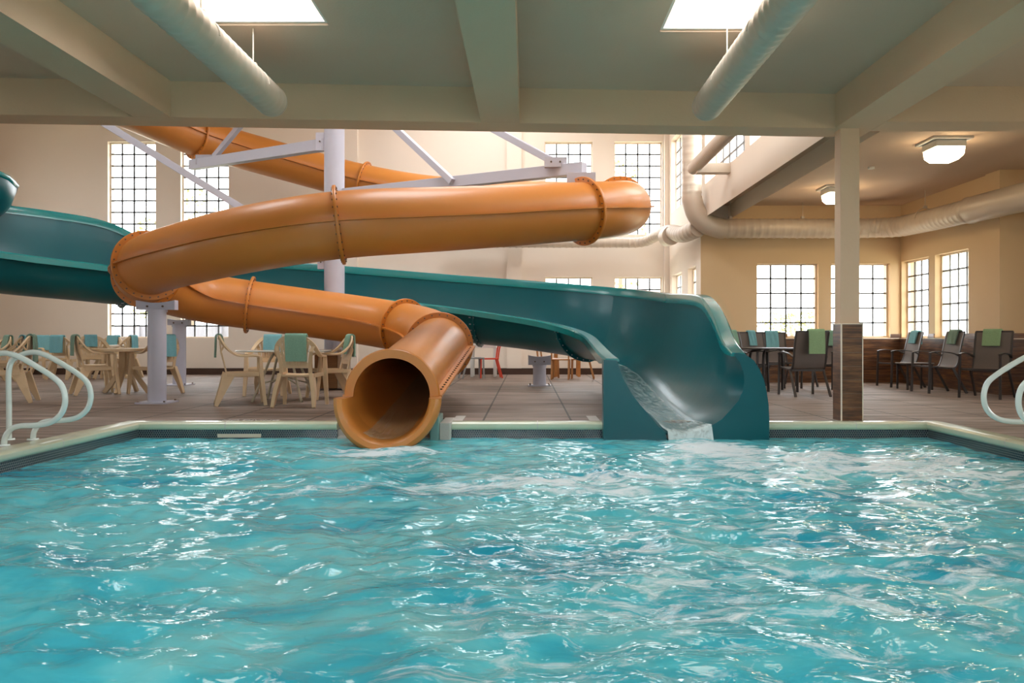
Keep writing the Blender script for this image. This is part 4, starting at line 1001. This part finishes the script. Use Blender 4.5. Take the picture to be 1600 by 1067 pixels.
simple_chair('bright red side chair facing left under the green slide', (gx(764, 18.2), 18.2, 0), face(-1, -.15), M['red'], .44, .84)
simple_chair('pale grey side chair behind the amber run-out tube, left of the red chair', (gx(739, 18.0), 18.0, 0), face(.9, .3), M['gry'], .46, .86)
t = thing('white_table', 'white square table beside the red chair', 'table', (gx(756, 18.9), 18.9, 0))
MB().box(-.3, .3, -.3, .3, .66, .74).build('table_top', M['wht'], t, bevel=.005)
for sx in (-1, 1):
    for sy in (-1, 1): MB().box(sx*.26-.03, sx*.26+.03, sy*.26-.03, sy*.26+.03, 0, .66).build('leg', M['wht'], t)
simple_chair('brown wooden chair right of the short post, back to the pool', (gx(876, 17.6), 17.6, 0), face(.1, 1), M['oak'], .44, .84, 'brown wooden chairs under the green slide')
simple_chair('brown wooden chair farthest right under the green slide, turned sideways', (gx(908, 17.8), 17.8, 0), face(-1, .1), M['oak'], .44, .84, 'brown wooden chairs under the green slide')
simple_chair('brown wooden chair hidden behind the short post', (gx(856, 18.2), 18.2, 0), face(.9, .2), M['oak'], .44, .84, 'brown wooden chairs under the green slide')
t = thing('wooden_table', 'brown wooden table with stout legs under the green slide', 'table', (gx(886, 18.95), 18.95, 0))
MB().box(-.32, .32, -.3, .3, .68, .72).build('table_top', M['oak'], t, bevel=.005)
for sx in (-1, 1):
    for sy in (-1, 1): MB().box(sx*.26-.035, sx*.26+.035, sy*.24-.035, sy*.24+.035, 0, .68).build('leg', M['oak'], t)
# cabinet behind the metal table
t = thing('wooden_cabinet', 'low brown wooden cabinet behind the right resin chair', 'cabinet', (gx(518, 15.3), 15.2, 0)); t.location = (0, 0, 0)
xa, xb = gx(497, 14.3), gx(533, 14.3); MB().box(xa, xb-.01, 14.3-.25, 14.33, .02, .62).build('cabinet_body', M['cab'], t, bevel=.006)
MB().box(xb-.005, xb+.16, 14.05, 14.33, .02, .66).build('side_panel', M['lwood'], t, bevel=.004)
MB().box(xa-.02, xb+.17, 14.03, 14.35, .665, .69).build('counter_top', M['lwood'], t)
o = MB().add([(gx(534, 14.03), 14.02, .76), (gx(546, 14.03), 14.02, .76), (gx(557, 14.03), 14.015, .56), (gx(533, 14.03), 14.015, .56), (gx(534, 14.03), 14.25, .77), (gx(546, 14.03), 14.25, .77), (gx(557, 14.03), 14.06, .56), (gx(533, 14.03), 14.06, .56)], [(0,1,2,3),(4,5,6,7),(0,1,5,4),(1,2,6,5),(2,3,7,6),(3,0,4,7)]).build('white_cloth', M['wht'])
tag(o, 'white cloth hanging from the wooden cabinet end', 'cloth')
# potted plant on the window sill
t = thing('potted_plant', 'small yellow green plant on the side room window sill', 'plant', (gx(1229, RB-.02), RB+.06, .9))
MB().cyl((0, 0), .04, .0, .07, 16, .05).build('pot', M['cab'], t, smooth=True)
lf = MB(); rnd = random.Random(4)
for k in range(26):
    a = rnd.random()*6.28; h = .1+rnd.random()*.12; r = .03+rnd.random()*.08; p = Vector((r*math.cos(a), r*math.sin(a)*.6, h)); d = Vector((math.cos(a), math.sin(a), .4)).normalized(); s_ = d.cross(Vector((0, 0, 1))).normalized()*.018
    lf.add([p, p+d*.03+s_, p+d*.07, p+d*.03-s_], [(0, 1, 2, 3)])
lf.build('foliage', mat('plant_leaf', S(170, 180, 60), .6), t, recalc=False)
# lettering on the deck in front of the coping
try:
    cu = bpy.data.curves.new('deck_lettering', 'FONT'); cu.body = 'NO DIVING'; cu.size = .12; cu.align_x = 'CENTER'; cu.extrude = .0008
    o = bpy.data.objects.new('deck_lettering', cu); COL.objects.link(o); bpy.context.view_layer.update()
    me = bpy.data.meshes.new_from_object(o); bpy.data.objects.remove(o)
    o = bpy.data.objects.new('deck_lettering', me); COL.objects.link(o); o.location = (gx(393, 8.9), 8.84, .002); o.data.materials.clear(); o.data.materials.append(M['wht'])
    wd = o.dimensions.x
    tag(o, 'white warning letters painted on the deck behind the left coping', 'lettering')
except Exception as ex_: print('text', ex_)

# ---------------------------------------------------------------- outdoors
def outside():
    mb = MB()
    for (a, b, c, d) in ((-60, LX-.6, -30, 70), (NX+1.2, 60, -30, 70), (LX-.6, NX+1.2, FARY+.6, 70), (LX-.6, NX+1.2, -30, NEARY-1.2)): mb.box(a, b, c, d, -.3, -.1)
    o = mb.build('lawn', M['grass']); o['kind'] = 'stuff'; tag(o, 'pale winter lawn outside the windows', 'ground', kind='stuff')
    rnd = random.Random(9)
    f = thing('garden_fence', 'grey board fence outside the left far windows', 'fence', (-9, 25, 0)); f.location = (0, 0, 0)
    MB().box(-17, -4, 25, 25.05, -.1, 1.25).build('board_panel', M['fence'], f)
    for k in range(6): MB().box(-16.9+k*2.5, -16.8+k*2.5, 24.94, 25, -.1, 1.35).build('fence_post', M['fence'], f)
    def tree(x, y, h, s, label):
        t_ = thing('garden_tree', label, 'tree', (x, y, -.1), 0, 'trees outside the windows')
        MB().tube([(0, 0, 0), (.05, 0, h*.5), (0, .05, h*.85)], [.12, .08, .03], 8).build('trunk', M['bark'], t_, smooth='all')
        br = MB()
        lv = MB()
        for k in range(420):
            a = rnd.random()*6.28; zz = h*(.3+.7*rnd.random()); r_ = s*math.sqrt(rnd.random())*(1-abs(zz/h-.6)*.9)
            c = Vector((r_*math.cos(a), r_*math.sin(a), zz)); u = Vector((rnd.gauss(0,1), rnd.gauss(0,1), rnd.gauss(0,1))).normalized()*.09; v = u.cross(Vector((rnd.gauss(0,1), rnd.gauss(0,1), rnd.gauss(0,1)))).normalized()*.07
            lv.add([c-u, c+v, c+u, c-v], [(0, 1, 2, 3)])
        lv.build('foliage', M['leaf'], t_, recalc=False)
    tree(gx(300, 34), 34, 7.2, 1.5, 'thin garden tree outside the second window from the left')
    tree(gx(235, 36), 36, 6.2, 1.1, 'small garden tree outside the leftmost window')
    tree(gx(968, 33), 33, 8.2, 1.3, 'pale yellowing tree outside the right far window')
    tree(gx(1235, 40), 40, 2.2, 2.0, 'low shrub outside the left side room window')
    tree(16, 24, 5.5, 1.6, 'garden tree outside the side room corner window')
outside()
